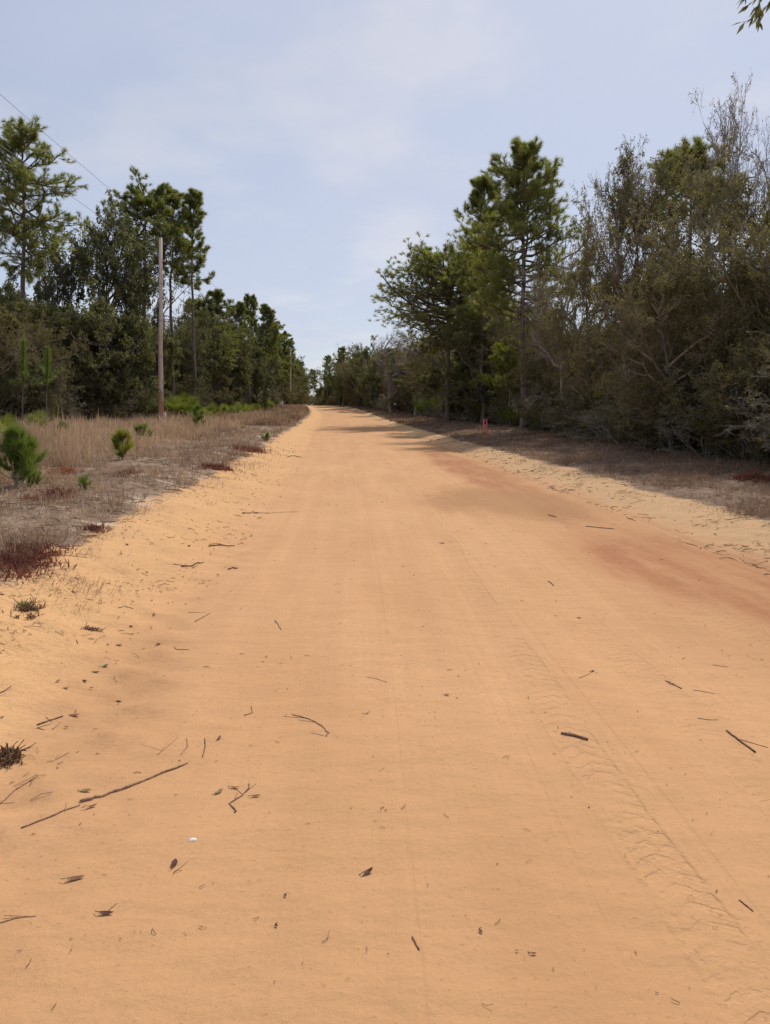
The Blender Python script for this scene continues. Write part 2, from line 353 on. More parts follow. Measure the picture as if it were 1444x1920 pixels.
def surface_material():
    """road sand in the middle, loose yellow sand on the shoulders, litter and bare pale sand beyond"""
    N = NT('road_and_verge'); tc = N.n('ShaderNodeTexCoord'); obj = tc.outputs['Object']; uvv = tc.outputs['UV']
    sep = N.n('ShaderNodeSeparateXYZ'); N.l(obj, sep.inputs[0]); su = N.n('ShaderNodeSeparateXYZ'); N.l(uvv, su.inputs[0]); u, v = su.outputs[0], su.outputs[1]
    c, grain, spk, streak, fine = sand_nodes(N, obj, uvv)
    au0 = N.math('ABSOLUTE', u); right = N.math('GREATER_THAN', u, 0.0)
    n1 = N.noise(obj, 0.8, 5, 0.65); n2 = N.noise(obj, 4.0, 5, 0.7); n3 = N.noise(obj, 24.0, 4, 0.7)
    # stains, plus tree shade and vignetting painted into the sand colour
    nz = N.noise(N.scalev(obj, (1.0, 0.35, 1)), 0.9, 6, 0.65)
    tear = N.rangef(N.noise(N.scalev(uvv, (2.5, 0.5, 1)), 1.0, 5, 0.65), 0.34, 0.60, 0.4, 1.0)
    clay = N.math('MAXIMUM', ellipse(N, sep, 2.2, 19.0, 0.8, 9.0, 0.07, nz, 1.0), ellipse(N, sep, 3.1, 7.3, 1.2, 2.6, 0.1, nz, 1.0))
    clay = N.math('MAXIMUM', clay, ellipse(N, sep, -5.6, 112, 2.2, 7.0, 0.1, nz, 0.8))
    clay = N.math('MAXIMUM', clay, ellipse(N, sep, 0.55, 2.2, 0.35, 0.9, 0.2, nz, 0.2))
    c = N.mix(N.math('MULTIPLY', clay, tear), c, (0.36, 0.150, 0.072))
    damp_shade = N.math('MAXIMUM', ellipse(N, sep, -1.55, 4.0, 0.32, 1.5, 0.05, nz, 0.36), ellipse(N, sep, 2.0, 12.6, 1.5, 2.6, 0.1, nz, 0.75))  # left patch is damp sand, right one is tree shade painted in
    damp_shade = N.math('MAXIMUM', damp_shade, ellipse(N, sep, -1.9, 46, 1.5, 3.5, 0, nz, 0.4))
    c = N.mix(damp_shade, c, (0.335, 0.175, 0.080))
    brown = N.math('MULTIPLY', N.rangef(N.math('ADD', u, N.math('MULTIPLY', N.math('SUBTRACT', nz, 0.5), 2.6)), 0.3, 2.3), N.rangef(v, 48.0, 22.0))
    c = N.mix(N.math('MULTIPLY', brown, 0.42), c, (0.37, 0.195, 0.092))  # right half browner: clay tone together with painted tree shade
    c = N.mix(ellipse(N, sep, 0.4, 1.6, 3.0, 2.4, 0.1, nz, 0.5), c, (0.47, 0.262, 0.122))  # darker foreground: vignetting painted into the sand
    # loose sand on the shoulders
    sh = N.rangef(N.math('ADD', au0, N.math('MULTIPLY', N.math('SUBTRACT', n2, 0.5), 1.0)), 2.55, 3.35)
    yel = N.mix(right, (0.63, 0.375, 0.172), (0.52, 0.355, 0.195))
    c = N.mix(N.math('MULTIPLY', sh, 0.6), c, yel)
    c = N.mix(N.math('MULTIPLY', sh, N.rangef(n3, 0.5, 0.72, 0, 0.5)), c, (0.36, 0.205, 0.10))
    # litter of the verge
    lit = N.mix(N.rangef(n2, 0.3, 0.7), (0.165, 0.108, 0.074), (0.33, 0.235, 0.165))
    lit = N.mix(N.rangef(n3, 0.45, 0.7, 0, 0.6), lit, (0.095, 0.060, 0.042))
    pale = N.rangef(N.noise(N.scalev(obj, (0.6, 1.3, 1)), 0.75, 5, 0.65), 0.56, 0.64)
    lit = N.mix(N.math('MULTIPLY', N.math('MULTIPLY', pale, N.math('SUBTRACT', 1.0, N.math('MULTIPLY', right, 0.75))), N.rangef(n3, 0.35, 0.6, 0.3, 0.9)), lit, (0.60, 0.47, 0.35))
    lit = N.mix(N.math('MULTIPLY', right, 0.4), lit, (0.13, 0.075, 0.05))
    deep = N.rangef(au0, 8.0, 12.0)
    lit = N.mix(deep, lit, N.mix(n2, (0.060, 0.040, 0.026), (0.16, 0.105, 0.068)))
    edge = N.math('ADD', au0, N.math('ADD', N.math('MULTIPLY', N.math('SUBTRACT', n1, 0.5), 1.3), N.math('MULTIPLY', N.math('SUBTRACT', n3, 0.5), 0.7)))
    f = N.rangef(N.math('SUBTRACT', edge, N.math('SUBTRACT', 4.05, N.math('MULTIPLY', right, 0.15))), -0.08, 0.22)
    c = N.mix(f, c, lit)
    # the sandy side track that crosses far ahead
    cross = N.math('MULTIPLY', N.rangef(N.math('ABSOLUTE', N.math('SUBTRACT', v, 126.0)), 3.4, 2.4), N.rangef(au0, 24.0, 20.0))
    c = N.mix(cross, c, (0.58, 0.37, 0.21))
    # relief: grains, pocks, streaks left by the grader, wheel tracks with broken lug prints
    h = N.math('MULTIPLY', grain, 0.007)
    h = N.math('ADD', h, N.math('MULTIPLY', spk, 0.008))
    h = N.math('ADD', h, N.math('MULTIPLY', fine, 0.012))
    h = N.math('ADD', h, N.math('MULTIPLY', streak, 0.02))
    h = N.math('ADD', h, N.math('MULTIPLY', N.noise(obj, 9.0, 5, 0.6), 0.026))
    h = N.math('ADD', h, N.math('MULTIPLY', N.noise(N.scalev(uvv, (1.0, 2.2, 1)), 2.6, 3, 0.5), 0.075))
    wob = N.math('MULTIPLY', N.math('SUBTRACT', N.noise(N.scalev(uvv, (0, 0.25, 0)), 1.0, 2), 0.5), 0.5)
    for cen, wd, pitch, dep, seed in ((-0.24, 0.095, 0.085, 0.023, 1), (0.42, 0.10, 0.06, 0.016, 2), (1.5, 0.11, 0.075, 0.014, 4)):
        du = N.math('SUBTRACT', N.math('ADD', u, N.math('MULTIPLY', wob, 0.5 + 0.2 * seed)), cen)
        au = N.math('ABSOLUTE', N.math('ADD', du, N.math('MULTIPLY', N.math('SUBTRACT', n3, 0.5), 0.02)))
        inside = N.rangef(au, wd, wd - 0.012, 0, 1)
        lip = N.math('MULTIPLY', N.rangef(au, wd - 0.01, wd + 0.006, 0, 1), N.rangef(au, wd + 0.010, wd + 0.035, 1, 0))
        lug = N.math('SINE', N.math('ADD', N.math('MULTIPLY', v, 6.2832 / pitch), N.math('ADD', N.math('MULTIPLY', au, 45), N.math('MULTIPLY', n2, 9.0))))
        lug = N.rangef(lug, -0.15, 0.45, 0, 1)
        brk = N.math('MULTIPLY', N.rangef(N.noise(N.scalev(uvv, (2.0, 1.1, 1)), 1.0 + 0.37 * seed, 4, 0.6), 0.34, 0.54), N.rangef(N.noise(obj, 13.0 + seed, 3, 0.6), 0.34, 0.56))
        h = N.math('SUBTRACT', h, N.math('MULTIPLY', N.math('MULTIPLY', inside, N.math('ADD', 0.3, N.math('MULTIPLY', lug, 0.7))), N.math('MULTIPLY', brk, dep)))
        h = N.math('ADD', h, N.math('MULTIPLY', N.math('MULTIPLY', lip, brk), dep * 0.7))
    for cen, wd, dep, drift, ph in ((0.02, 0.022, 0.016, 0.9, 0.3), (0.72, 0.02, 0.012, 0.7, 2.1), (-1.16, 0.014, 0.010, 0.5, 4.0), (2.62, 0.035, 0.045, 0.3, 1.0), (1.15, 0.02, 0.010, 0.8, 5.0), (-0.55, 0.02, 0.010, 0.6, 3.0)):
        du = N.math('ABSOLUTE', N.math('SUBTRACT', N.math('ADD', u, N.math('MULTIPLY', N.math('SINE', N.math('ADD', N.math('MULTIPLY', v, 0.16), ph)), 0.12 * drift)), cen))
        gate = N.rangef(N.noise(N.scalev(uvv, (1.0, 0.35, 1)), 1.0 + ph, 3, 0.6), 0.36, 0.56, 0.25, 1.0)
        wide = N.math('ADD', wd, N.math('MULTIPLY', v, 0.0012))
        h = N.math('SUBTRACT', h, N.math('MULTIPLY', N.math('MULTIPLY', N.rangef(du, wide, N.math('MULTIPLY', wide, 0.3), 0, 1), gate), dep))
    rough = N.math('ADD', N.math('MULTIPLY', n3, 0.07), N.math('MULTIPLY', n2, 0.11))
    h = N.math('ADD', h, N.math('MULTIPLY', rough, N.rangef(au0, 2.6, 3.3)))
    p = N.n('ShaderNodeBsdfPrincipled'); p.inputs['Roughness'].default_value = 0.95; p.inputs['Specular IOR Level'].default_value = 0.1
    N.l(c, p.inputs['Base Color'])
    b = N.n('ShaderNodeBump'); b.inputs['Strength'].default_value = 0.6; b.inputs['Distance'].default_value = 0.38; N.l(h, b.inputs['Height']); N.l(b.outputs[0], p.inputs['Normal'])
    N.l(p.outputs[0], N.out.inputs[0]); return N.m
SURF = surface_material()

g = Geo(); V, F, uv = sheet(np.linspace(-HALF, HALF, 190)); g.add(V, F)
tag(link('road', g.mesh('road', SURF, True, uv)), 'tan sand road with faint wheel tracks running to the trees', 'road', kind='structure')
g = Geo()
out = np.concatenate([np.linspace(0, 2.2, 60), 2.2 + np.geomspace(0.06, 500, 62)])
Vl, Fl, ul = sheet(-HALF - out[::-1]); Vr, Fr, ur = sheet(HALF + out); g.add(Vl, Fl); g.add(Vr, Fr)
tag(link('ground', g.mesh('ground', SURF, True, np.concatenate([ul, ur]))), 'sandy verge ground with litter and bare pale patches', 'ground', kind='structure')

# ------------------------------------------------------------------ tree prototypes (each: list of (part name, mesh))
def fit(parts, H=None, Rad=None):
    """scale collected parts to a height and a mean crown radius"""
    lo = np.min([q.bounds()[0] for _, q, _ in parts], 0); hi = np.max([q.bounds()[1] for _, q, _ in parts], 0)
    sz = H / hi[2]; sx = Rad / (0.25 * (hi[0] - lo[0] + hi[1] - lo[1]))
    for _, q, _ in parts:
        for v in q.V: v *= np.array([sx, sx, sz])
def finish(name, parts, smooth=('trunk', 'branches')):
    return [(n, q.mesh(name + '_' + n, m, n in smooth)) for n, q, m in parts]

def make_pine(seed, H, crown0, rad, tr, n1=38, flat=0.0, taper=0.55, K=42, dead=0, leaf='pine', dens=1.0, nl=0.30, stubs=6, nw=0.018):
    """crown0: height where the crown starts, flat: 0 conical .. 1 flat topped"""
    reseed(seed); tk, br, cr = Geo(), Geo(), Geo()
    n = 14; z = np.linspace(-0.15, H * 0.985, n)
    wx = np.cumsum(rng.normal(0, 0.05, n)) * H / 16; wy = np.cumsum(rng.normal(0, 0.05, n)) * H / 16
    wx -= wx[0]; wy -= wy[0]
    T = np.stack([wx, wy, z], 1); R = tr * (1 - (z / H).clip(0, 1) ** 1.3 * 0.86); R[0] *= 1.35
    tubes(tk, T, R, 9)
    zs = crown0 + (H * 0.985 - crown0) * ((np.arange(n1) + rng.random(n1)) / n1) ** 0.9
    zs = np.concatenate([zs, [H * 0.98] * 3]); k = len(zs)
    t = (zs - crown0) / (H - crown0)
    prof = (1 - t) ** taper * (1 - flat) + flat * np.sqrt(np.clip(1 - (1.15 * t - 0.35) ** 2, 0.02, 1))
    prof *= np.clip(0.55 + 1.8 * t, 0, 1)
    L = rad * prof * rng.uniform(0.6, 1.2, k) + 0.35
    el = np.radians(-12 + 62 * t * (1 - 0.55 * flat) + rng.normal(0, 9, k))
    az = np.arange(k) * 2.4 + rng.normal(0, 0.4, k)
    D = np.stack([np.cos(az) * np.cos(el), np.sin(az) * np.cos(el), np.sin(el)], 1)
    S = np.stack([np.interp(zs, z, wx), np.interp(zs, z, wy), zs], 1)
    P1 = polyline(S, D, L, 7, 0.22, 0.07)
    R1 = (0.018 + 0.017 * L)[:, None] * np.linspace(1, 0.3, 7)[None] * (tr / 0.17) ** 0.5
    tubes(br, P1, R1, 5)
    P2, R2 = sprout(P1, R1, max(3, int(9 * dens)), 0.15, 1.0, 0.85, 0.25, 0.42, 5, 0.22, 0.10, 0.55, 0.45, 0.18, 0.45)
    tubes(br, P2, R2, 3)
    P3, R3 = sprout(P2, R2, 3, 0.25, 1.0, 0.75, 0.25, 0.5, 3, 0.2, 0.14, 0.6, 0.6, 0.12, 0.3)
    tubes(br, P3, R3, 3)
    if stubs:                                                            # dead limbs under the crown
        zs2 = rng.uniform(min(H * 0.35, crown0 * 0.8), crown0, stubs); az = rng.uniform(0, 6.28, stubs); el = rng.uniform(-0.3, 0.3, stubs)
        Ps = polyline(np.stack([np.interp(zs2, z, wx), np.interp(zs2, z, wy), zs2], 1), np.stack([np.cos(az), np.sin(az), el], 1), rng.uniform(0.4, 0.75 * rad, stubs), 6, 0.3, -0.03)
        Rs = np.full((stubs, 1), 0.03) * np.linspace(1, 0.25, 6)[None]; tubes(br, Ps, Rs, 4)
        Pt, Rt = sprout(Ps, Rs, 4, 0.4, 1, 0.8, 0.2, 0.4, 4, 0.3, 0.0); tubes(br, Pt, Rt, 3)
    tip = lambda Q: (Q[:, -1], Q[:, -1] - Q[:, -2])
    C1, A1 = tip(P1); C2, A2 = tip(P2); C3, A3 = tip(P3)
    C = np.concatenate([C1, C2, C3, P2[:, 2]]); A = norm(np.concatenate([A1, A2, A3, P2[:, 3] - P2[:, 2]])) + np.array([0, 0, 0.35])
    keep = rng.random(len(C)) < 0.93; C, A = C[keep], A[keep]
    base = rng.uniform(0.1, 0.9, len(C))
    needles(cr, C, A, K, nl, nw, (0.1, 1.3), 0.26, base)
    parts = [('trunk', tk, M['pinebark']), ('branches', br, M['pinebark']), ('crown', cr, M[leaf])]
    top = np.percentile(np.concatenate(cr.V)[:, 2], 99.6)
    for q in (tk, br, cr):
        for v in q.V: v[:, 2] = np.where(v[:, 2] > crown0, crown0 + (v[:, 2] - crown0) * (H - crown0) / (top - crown0), v[:, 2])
    C = C.copy(); C[:, 2] = np.where(C[:, 2] > crown0, crown0 + (C[:, 2] - crown0) * (H - crown0) / (top - crown0), C[:, 2])
    if dead:
        dd = Geo(); i = np.argsort(C[:, 2] + 0.4 * C[:, 0])[3:3 + dead]; needles(dd, C[i] + 0.1, A[i], 160, nl * 1.6, 0.013, (0.1, 1.5), 0.2); parts.append(('dead_sprig', dd, M['pine_dead']))
    return finish('pine', parts)

def make_broad(seed, H, rad, tr=0.16, n1=26, counts=(7, 6, 3), nleaf=9, ll=0.1, lw=0.05, leaf='oak', bark='oakbark', twig=None, cz=0.58, az_=0.43, minr=0.004, wob=0.2, stems=1, low=0.12, up=0.03, l1=0.42):
    """rounded crown: limbs run from the trunk(s) to points spread through an uneven egg, then branch three times"""
    reseed(seed); tk, br, cr = Geo(), Geo(), Geo()
    if stems == 1:
        P0 = polyline(np.array([[0, 0, -0.15]]), np.array([[rng.normal(0, 0.08), rng.normal(0, 0.08), 1]]), H * 0.72, 10, 0.09, 0.05)
    else:
        az = np.arange(stems) * 2.4 + rng.normal(0, 0.4, stems); sp = rng.uniform(0.1, 0.6, stems)
        P0 = polyline(np.stack([np.cos(az) * 0.12, np.sin(az) * 0.12, np.full(stems, -0.1)], 1), np.stack([np.cos(az) * sp, np.sin(az) * sp, np.ones(stems)], 1), H * rng.uniform(0.5, 0.8, stems), 10, 0.14, 0.04)
    R0 = tr * np.linspace(1, 0.22, P0.shape[1])[None] * np.ones((len(P0), 1)); R0[:, 0] *= 1.3
    tubes(tk, P0, R0, 8 if stems == 1 else 6)
    d = norm(rng.normal(size=(n1, 3))); lob = 1 + 0.16 * np.sin(3 * np.arctan2(d[:, 1], d[:, 0]) + seed) + 0.12 * np.sin(5 * d[:, 2] + seed)
    e = d * (rng.uniform(0.25, 1.0, n1) ** 0.45 * lob)[:, None] * np.array([rad, rad, az_ * H]) + np.array([0, 0, cz * H])
    e[:, 2] = np.maximum(e[:, 2], low * H * rng.uniform(0.5, 1.2, n1))
    hd = np.linalg.norm(e[:, :2], axis=1)
    st = rng.integers(0, len(P0), n1); zs = np.clip(e[:, 2] - hd * 0.75, 0.08 * H, P0[st, -1, 2] * 0.98)
    S = np.stack([[np.interp(zs[i], P0[st[i], :, 2], P0[st[i], :, k]) for k in range(3)] for i in range(n1)])
    n = 7; t = np.linspace(0, 1, n)[None, :, None]; mid = S * 0.55 + e * 0.45 + rng.normal(0, 0.10 * rad, (n1, 3)) + np.array([0, 0, 0.04 * H])
    Q = S[:, None] * (1 - t) ** 2 + mid[:, None] * 2 * t * (1 - t) + e[:, None] * t ** 2
    Q[:, 1:-1] += rng.normal(0, 0.025 * rad, (n1, n - 2, 3))
    RR = np.maximum(tr * 0.42 * (np.linalg.norm(e - S, axis=1) / rad)[:, None].clip(0.3, 1.1) * np.linspace(1, 0.2, n)[None], minr)
    tubes(br, Q, RR, 5)
    specs = [(0.8, 0.25, l1, 5, 4), (0.8, 0.3, 0.48, 4, 3), (0.75, 0.35, 0.55, 3, 3), (0.75, 0.35, 0.6, 3, 3)]
    for i, c in enumerate(counts):
        an, sd, lf, npt, k = specs[i]
        Q, RR = sprout(Q, RR, c, 0.3 if i == 0 else 0.2, 1.0, an, sd, lf, npt, wob, up if i < 2 else 0.0, 0.6, 0.4, 0.10, 0.25)
        RR = np.maximum(RR, minr); tubes(br, Q, RR, k)
    B, q, _ = Q.shape; n = int(B * nleaf)
    if n:
        clump = rng.random(B)
        bi = rng.integers(0, B, n); t = rng.uniform(0.1, 1.0, n) * (q - 1); i = np.minimum(t.astype(int), q - 2); f = (t - i)[:, None]
        C = Q[bi, i] * (1 - f) + Q[bi, i + 1] * f + rng.normal(0, 0.35 * ll, (n, 3))
        D = norm(Q[bi, i + 1] - Q[bi, i]) * 0.5 + norm(rng.normal(size=(n, 3))) * 0.8
        s = rng.uniform(0.65, 1.35, n); leaves(cr, C, D, ll * s, lw * s, clump[bi] * 0.45 + rng.random(n) * 0.55)
    parts = [('trunk', tk, M[bark]), ('branches', br, M[twig or bark])] + ([('crown', cr, M[leaf])] if n else [])
    A = np.concatenate([v for _, qq, _ in parts[1:] for v in qq.V]); hz = np.percentile(A[:, 2], 99.8); rx = np.percentile(np.linalg.norm(A[:, :2], axis=1), 97)
    for _, qq, _ in parts:
        for v in qq.V: v *= np.array([rad / rx, rad / rx, H / hz])
    return finish('broadleaf', parts)

def place(name, proto, loc, rot, sc, label, cat, group=None):
    e = bpy.data.objects.new(name, None); e.empty_display_size = 0.3; col.objects.link(e)
    e.location = loc; e.rotation_euler = (0, 0, rot); e.scale = sc if isinstance(sc, tuple) else (sc, sc, sc)
    tag(e, label, cat, group)
    for n, me in proto: link(n, me, e)
    return e
def stand(name, proto, h0, r0, px, ytop, Y, hw, rot, label, cat='tree', group=None, sink=0.05):
    """stand a prototype so that it is as tall and wide as seen"""
    x = P(px, Y); z = float(zground(x, Y)); H = EYE + (HY - ytop) / FPX * Y - z
    if name in ('oak_tree', 'scrub_oak'): H *= 1.03; hw *= 1.12
    sx = hw / FPX * Y / r0
    return place(name, proto, (x, Y, z - sink), rot, (sx, sx, H / h0), label, cat, group)

OAK = [make_broad(100 + i, 10, 3.6, n1=30, counts=(7, 5, 3), nleaf=9, ll=0.15, lw=0.075, cz=0.56, az_=0.45) for i in range(3)]
THK = [make_broad(200 + i, 9, 3.6, n1=32, counts=(8, 7, 4), nleaf=6.2, ll=0.088, lw=0.044, leaf='thicket', twig='browntwig', minr=0.0056, cz=0.52, az_=0.5, wob=0.26) for i in range(3)]
BARE = [make_broad(300 + i, 9, 2.8, n1=26, counts=(8, 6, 5), nleaf=0.8, ll=0.075, lw=0.038, leaf='lastleaf', bark='greytwig', minr=0.0052, up=0.05, cz=0.58, az_=0.44) for i in range(3)]
BUSH = [make_broad(400 + i, 4, 1.9, n1=24, counts=(5, 5, 3), nleaf=7, ll=0.085, lw=0.042, leaf='bush', twig='browntwig', minr=0.0048, stems=6, tr=0.035, cz=0.5, az_=0.52, low=0.06) for i in range(3)]
GBUSH = [make_broad(450 + i, 4, 1.9, n1=24, counts=(7, 6, 3), nleaf=1.6, ll=0.075, lw=0.036, leaf='thicket', bark='greytwig', stems=6, tr=0.035, cz=0.5, az_=0.52, low=0.06, minr=0.0046) for i in range(2)]
PINE_G = [make_pine(500 + i, 16, 5.5 + i, 2.6, 0.17, 44, flat=0.4, taper=0.55, K=34, leaf='pine_far', nl=0.38, nw=0.03) for i in range(3)]

def pine_hero(seed, px, ytop, ycrown, Y, hw, label, **k):
    x = P(px, Y); z = float(zground(x, Y)); H = EYE + (HY - ytop) / FPX * Y - z; c0 = EYE + (HY - ycrown) / FPX * Y - z
    pr = make_pine(seed, H, c0, hw / FPX * Y, k.pop('tr', 0.16), **k)
    return place('pine_tree', pr, (x, Y, z), 0.0, 1.0, label, 'pine tree')

# hero pines beside the road on the left
pine_hero(1, 42, 232, 500, 44, 118, 'tallest pine left of the utility pole, rounded crown above bare lower limbs', n1=52, flat=0.55, tr=0.19, dead=1, stubs=5)
pine_hero(2, 272, 334, 470, 56, 72, 'broad topped pine rising above the oaks just left of the utility pole', nw=0.023, n1=40, flat=0.8, tr=0.16)
pine_hero(3, 327, 352, 520, 58, 42, 'slim pine with long bare trunk next to the utility pole', n1=34, flat=0.2, tr=0.155, stubs=10)
pine_hero(4, 362, 357, 545, 60, 38, 'narrow pine with straight grey trunk, second to the right of the utility pole', n1=38, flat=0.3, tr=0.15, stubs=5)
# and on the right
pine_hero(5, 840, 452, 640, 63, 150, 'spreading flat topped pine leaning its boughs over the road', n1=84, flat=0.75, tr=0.21, stubs=2, nl=0.38, nw=0.027)
pine_hero(6, 905, 328, 620, 55, 72, 'thin open pine standing between the spreading pine and the tallest one', n1=48, flat=0.15, tr=0.15, nl=0.36, nw=0.024)
pine_hero(7, 982, 274, 610, 43, 125, 'tallest dense pine on the right of the road, pointed top', n1=84, flat=0.12, tr=0.19, taper=0.55, stubs=2)
pine_hero(8, 1300, 266, 420, 34, 88, 'pine crown half hidden behind the brown thicket at upper right', n1=34, flat=0.6, tr=0.16)

def oak(px, yt, Y, hw, label, i=0, r=0.0): return stand('oak_tree', OAK[i % 3], 10, 3.6, px, yt, Y, hw, r, label, 'oak tree')
def thk(px, yt, Y, hw, label, i=0, r=0.0): return stand('scrub_oak', THK[i % 3], 9, 3.6, px, yt, Y, hw, r, label, 'oak tree')
def bare(px, yt, Y, hw, label, i=0, r=0.0): return stand('bare_tree', BARE[i % 3], 9, 2.8, px, yt, Y, hw, r, label, 'bare tree')
def gpine(px, yt, Y, hw, label, i=0, r=0.0, group=None): return stand('pine_tree', PINE_G[i % 3], 16, 2.9, px, yt, Y, hw, r, label, 'pine tree', group)
def bush(px, yt, Y, hw, label, i=0, r=0.0, group=None): return stand('leafy_bush', BUSH[i % 3], 4, 1.9, px, yt, Y, hw, r, label, 'bush', group)
def gbush(px, yt, Y, hw, label, i=0, r=0.0, group=None): return stand('twiggy_bush', GBUSH[i % 2], 4, 1.9, px, yt, Y, hw, r, label, 'bush', group)

# left wood
oak(205, 392, 51, 82, 'tall dark evergreen oak below the broad topped pine, left of pole', 0, 0.4)
oak(118, 415, 48, 80, 'dark oak filling the gap beside the tallest left pine', 1, 1.9)
oak(28, 520, 43, 80, 'low dark oak at the foot of the tallest left pine', 2, 2.6)
oak(275, 440, 55, 66, 'dark oak directly behind the utility pole', 1, 4.0)
oak(165, 530, 46, 90, 'wide low oak in front of the left wood, branches showing', 2, 5.1)
oak(245, 590, 49, 70, 'small dark oak between the wide low oak and the pole', 0, 3.2)
thk(60, 590, 39, 75, 'brownish scrub oak at the left edge behind the sapling pines', 0, 1.0)
thk(-20, 560, 37, 80, 'yellowish brown scrub oak cut by the left border', 1, 2.0)
thk(338, 575, 69, 45, 'thin brown scrub oak between the two slim pines', 2, 0.5)
oak(385, 575, 72, 42, 'green oak just right of the narrow pine', 0, 2.2)
gpine(410, 543, 80, 46, 'bushy pine, highest of the group right of the narrow pine', 0, 0.3)
oak(432, 600, 82, 48, 'dark oak under the bushy pine group', 1, 0.9)
gpine(440, 566, 86, 36, 'dark pine tucked between the bushy pine and the slender pale one', 2, 4.1)
gpine(514, 600, 110, 26, 'green pine right of the forked pale trunk', 1, 5.4)
gpine(466, 553, 92, 31, 'slender pale trunked pine in the middle of the left group', 1, 1.3)
gpine(497, 572, 96, 34, 'pine with a forked pale trunk at the end of the left group', 2, 2.3)
oak(478, 640, 90, 40, 'dark oak at the base of the slender pale trunked pine', 2, 0.2)
gpine(530, 622, 122, 27, 'dense green pine just left of the far utility pole', 0, 4.3)
gpine(545, 634, 138, 17, 'dense green pine right behind the far utility pole', 1, 3.3)
gpine(557, 690, 190, 10, 'last small pine before the sky gap at the far left', 2, 0.8)
# right wood
bare(1368, 158, 26, 80, 'tallest bare tree at upper right with a few orange leaves', 0, 0.7)
bare(1440, 215, 24, 70, 'bare tree cut by the right border below the overhanging twig', 1, 2.7)
bare(1178, 252, 28, 100, 'grey bare tree at the left shoulder of the brown thicket', 2, 1.1)
thk(1335, 285, 23.5, 150, 'largest brown scrub oak below the tallest bare tree', 0, 0.0)
thk(1205, 300, 27.5, 120, 'brown scrub oak under the grey bare tree', 1, 3.0)
thk(1440, 360, 19, 150, 'dark scrub oak at the right border above the shaded verge', 2, 0.9)
thk(1262, 480, 21, 140, 'olive scrub oak low in front of the largest brown one', 1, 5.0)
bare(1062, 462, 34, 88, 'silvery bare tree beside the tallest dense pine', 1, 0.2)
thk(1118, 440, 30.5, 95, 'scrub oak between silvery bare tree and brown thicket', 2, 4.0)
oak(905, 585, 57, 92, 'dark oak under the thin open pine', 0, 1.4)
oak(850, 595, 66, 80, 'dark oak around the trunk of the spreading pine', 1, 0.1)
thk(1018, 590, 38, 75, 'scrub oak beside the trunk of the tallest dense pine', 0, 2.0)
bare(733, 608, 97, 50, 'pale grey bare tree left of the spreading pine', 2, 0.5)
bare(780, 630, 83, 52, 'grey bare tree in front of the spreading pine', 0, 3.5)
oak(703, 634, 114, 44, 'round grey green oak left of the pale bare tree', 2, 2.2)
thk(670, 648, 126, 38, 'brownish round tree along the far right tree line', 1, 1.2)
gpine(644, 650, 142, 20, 'small pine poking out of the far right tree line', 0, 0.2)
oak(638, 668, 150, 32, 'grey oak below the small far pine on the right', 0, 5.2)
gpine(614, 666, 190, 12, 'thin far pine outlined against the sky gap', 1, 2.2)
oak(608, 692, 205, 20, 'small far oak beside the thin far pine', 1, 0.6)
gpine(588, 692, 300, 12, 'column shaped dark pine at the end of the road', 2, 0.9)

# fillers: trees of the wood that nothing tells apart
def treeline_r(y): return float(xc(y) + np.interp(y, [0, 14, 28, 50, 66, 110, 180, 400], [7.2, 7.1, 7.9, 10.0, 8.8, 5.2, 4.2, 4.5]))
def treeline_l(y): return float(xc(y) - np.interp(y, [0, 36, 48, 60, 95, 140, 180, 400], [20, 19, 14.5, 12.6, 11.2, 6.6, 4.6, 4.6]))
reseed(77)
def filler(side, y, off, kind, h, r):
    x = (treeline_r(y) + off) if side > 0 else (treeline_l(y) - off)
    z = float(zground(x, y)); a = float(rng.uniform(0, 6.28)); sd = 'right' if side > 0 else 'left'
    far = y > 85
    where = (('lining the far end of the right tree line' if far else 'inside the near right wood behind the thicket front' if y < 34 else 'inside the wood below the right pines') if side > 0
             else ('lining the far end of the left tree line' if far else 'inside the left wood behind the utility pole'))
    foot = (('at the foot of the far right tree line' if far else 'at the foot of the near shaded thicket on the right' if y < 30 else 'at the foot of the wood below the right pines') if side > 0
            else ('at the foot of the far left tree line' if far else 'at the foot of the left wood near the utility pole'))
    spec = {'oak': (OAK, 10, 3.6, 'oak_tree', 'oak tree', 'plain evergreen oak ' + where),
            'thk': (THK, 9, 3.6, 'scrub_oak', 'oak tree', 'plain brown scrub oak ' + where),
            'bare': (BARE, 9, 2.8, 'bare_tree', 'bare tree', 'leafless grey tree ' + where),
            'pine': (PINE_G, 16, 2.9, 'pine_tree', 'pine tree', 'plain green pine ' + where),
            'bush': (BUSH, 4, 1.9, 'leafy_bush', 'bush', 'leafy olive bush ' + foot),
            'gbush': (GBUSH, 4, 1.9, 'twiggy_bush', 'bush', 'grey twiggy bush ' + foot)}[kind]
    place(spec[3], spec[0][int(rng.integers(0, len(spec[0])))], (x, y, z - 0.05), a, (r / spec[2], r / spec[2], h / spec[1]), spec[5], spec[4], spec[5])
U = lambda a, b: float(rng.uniform(a, b))
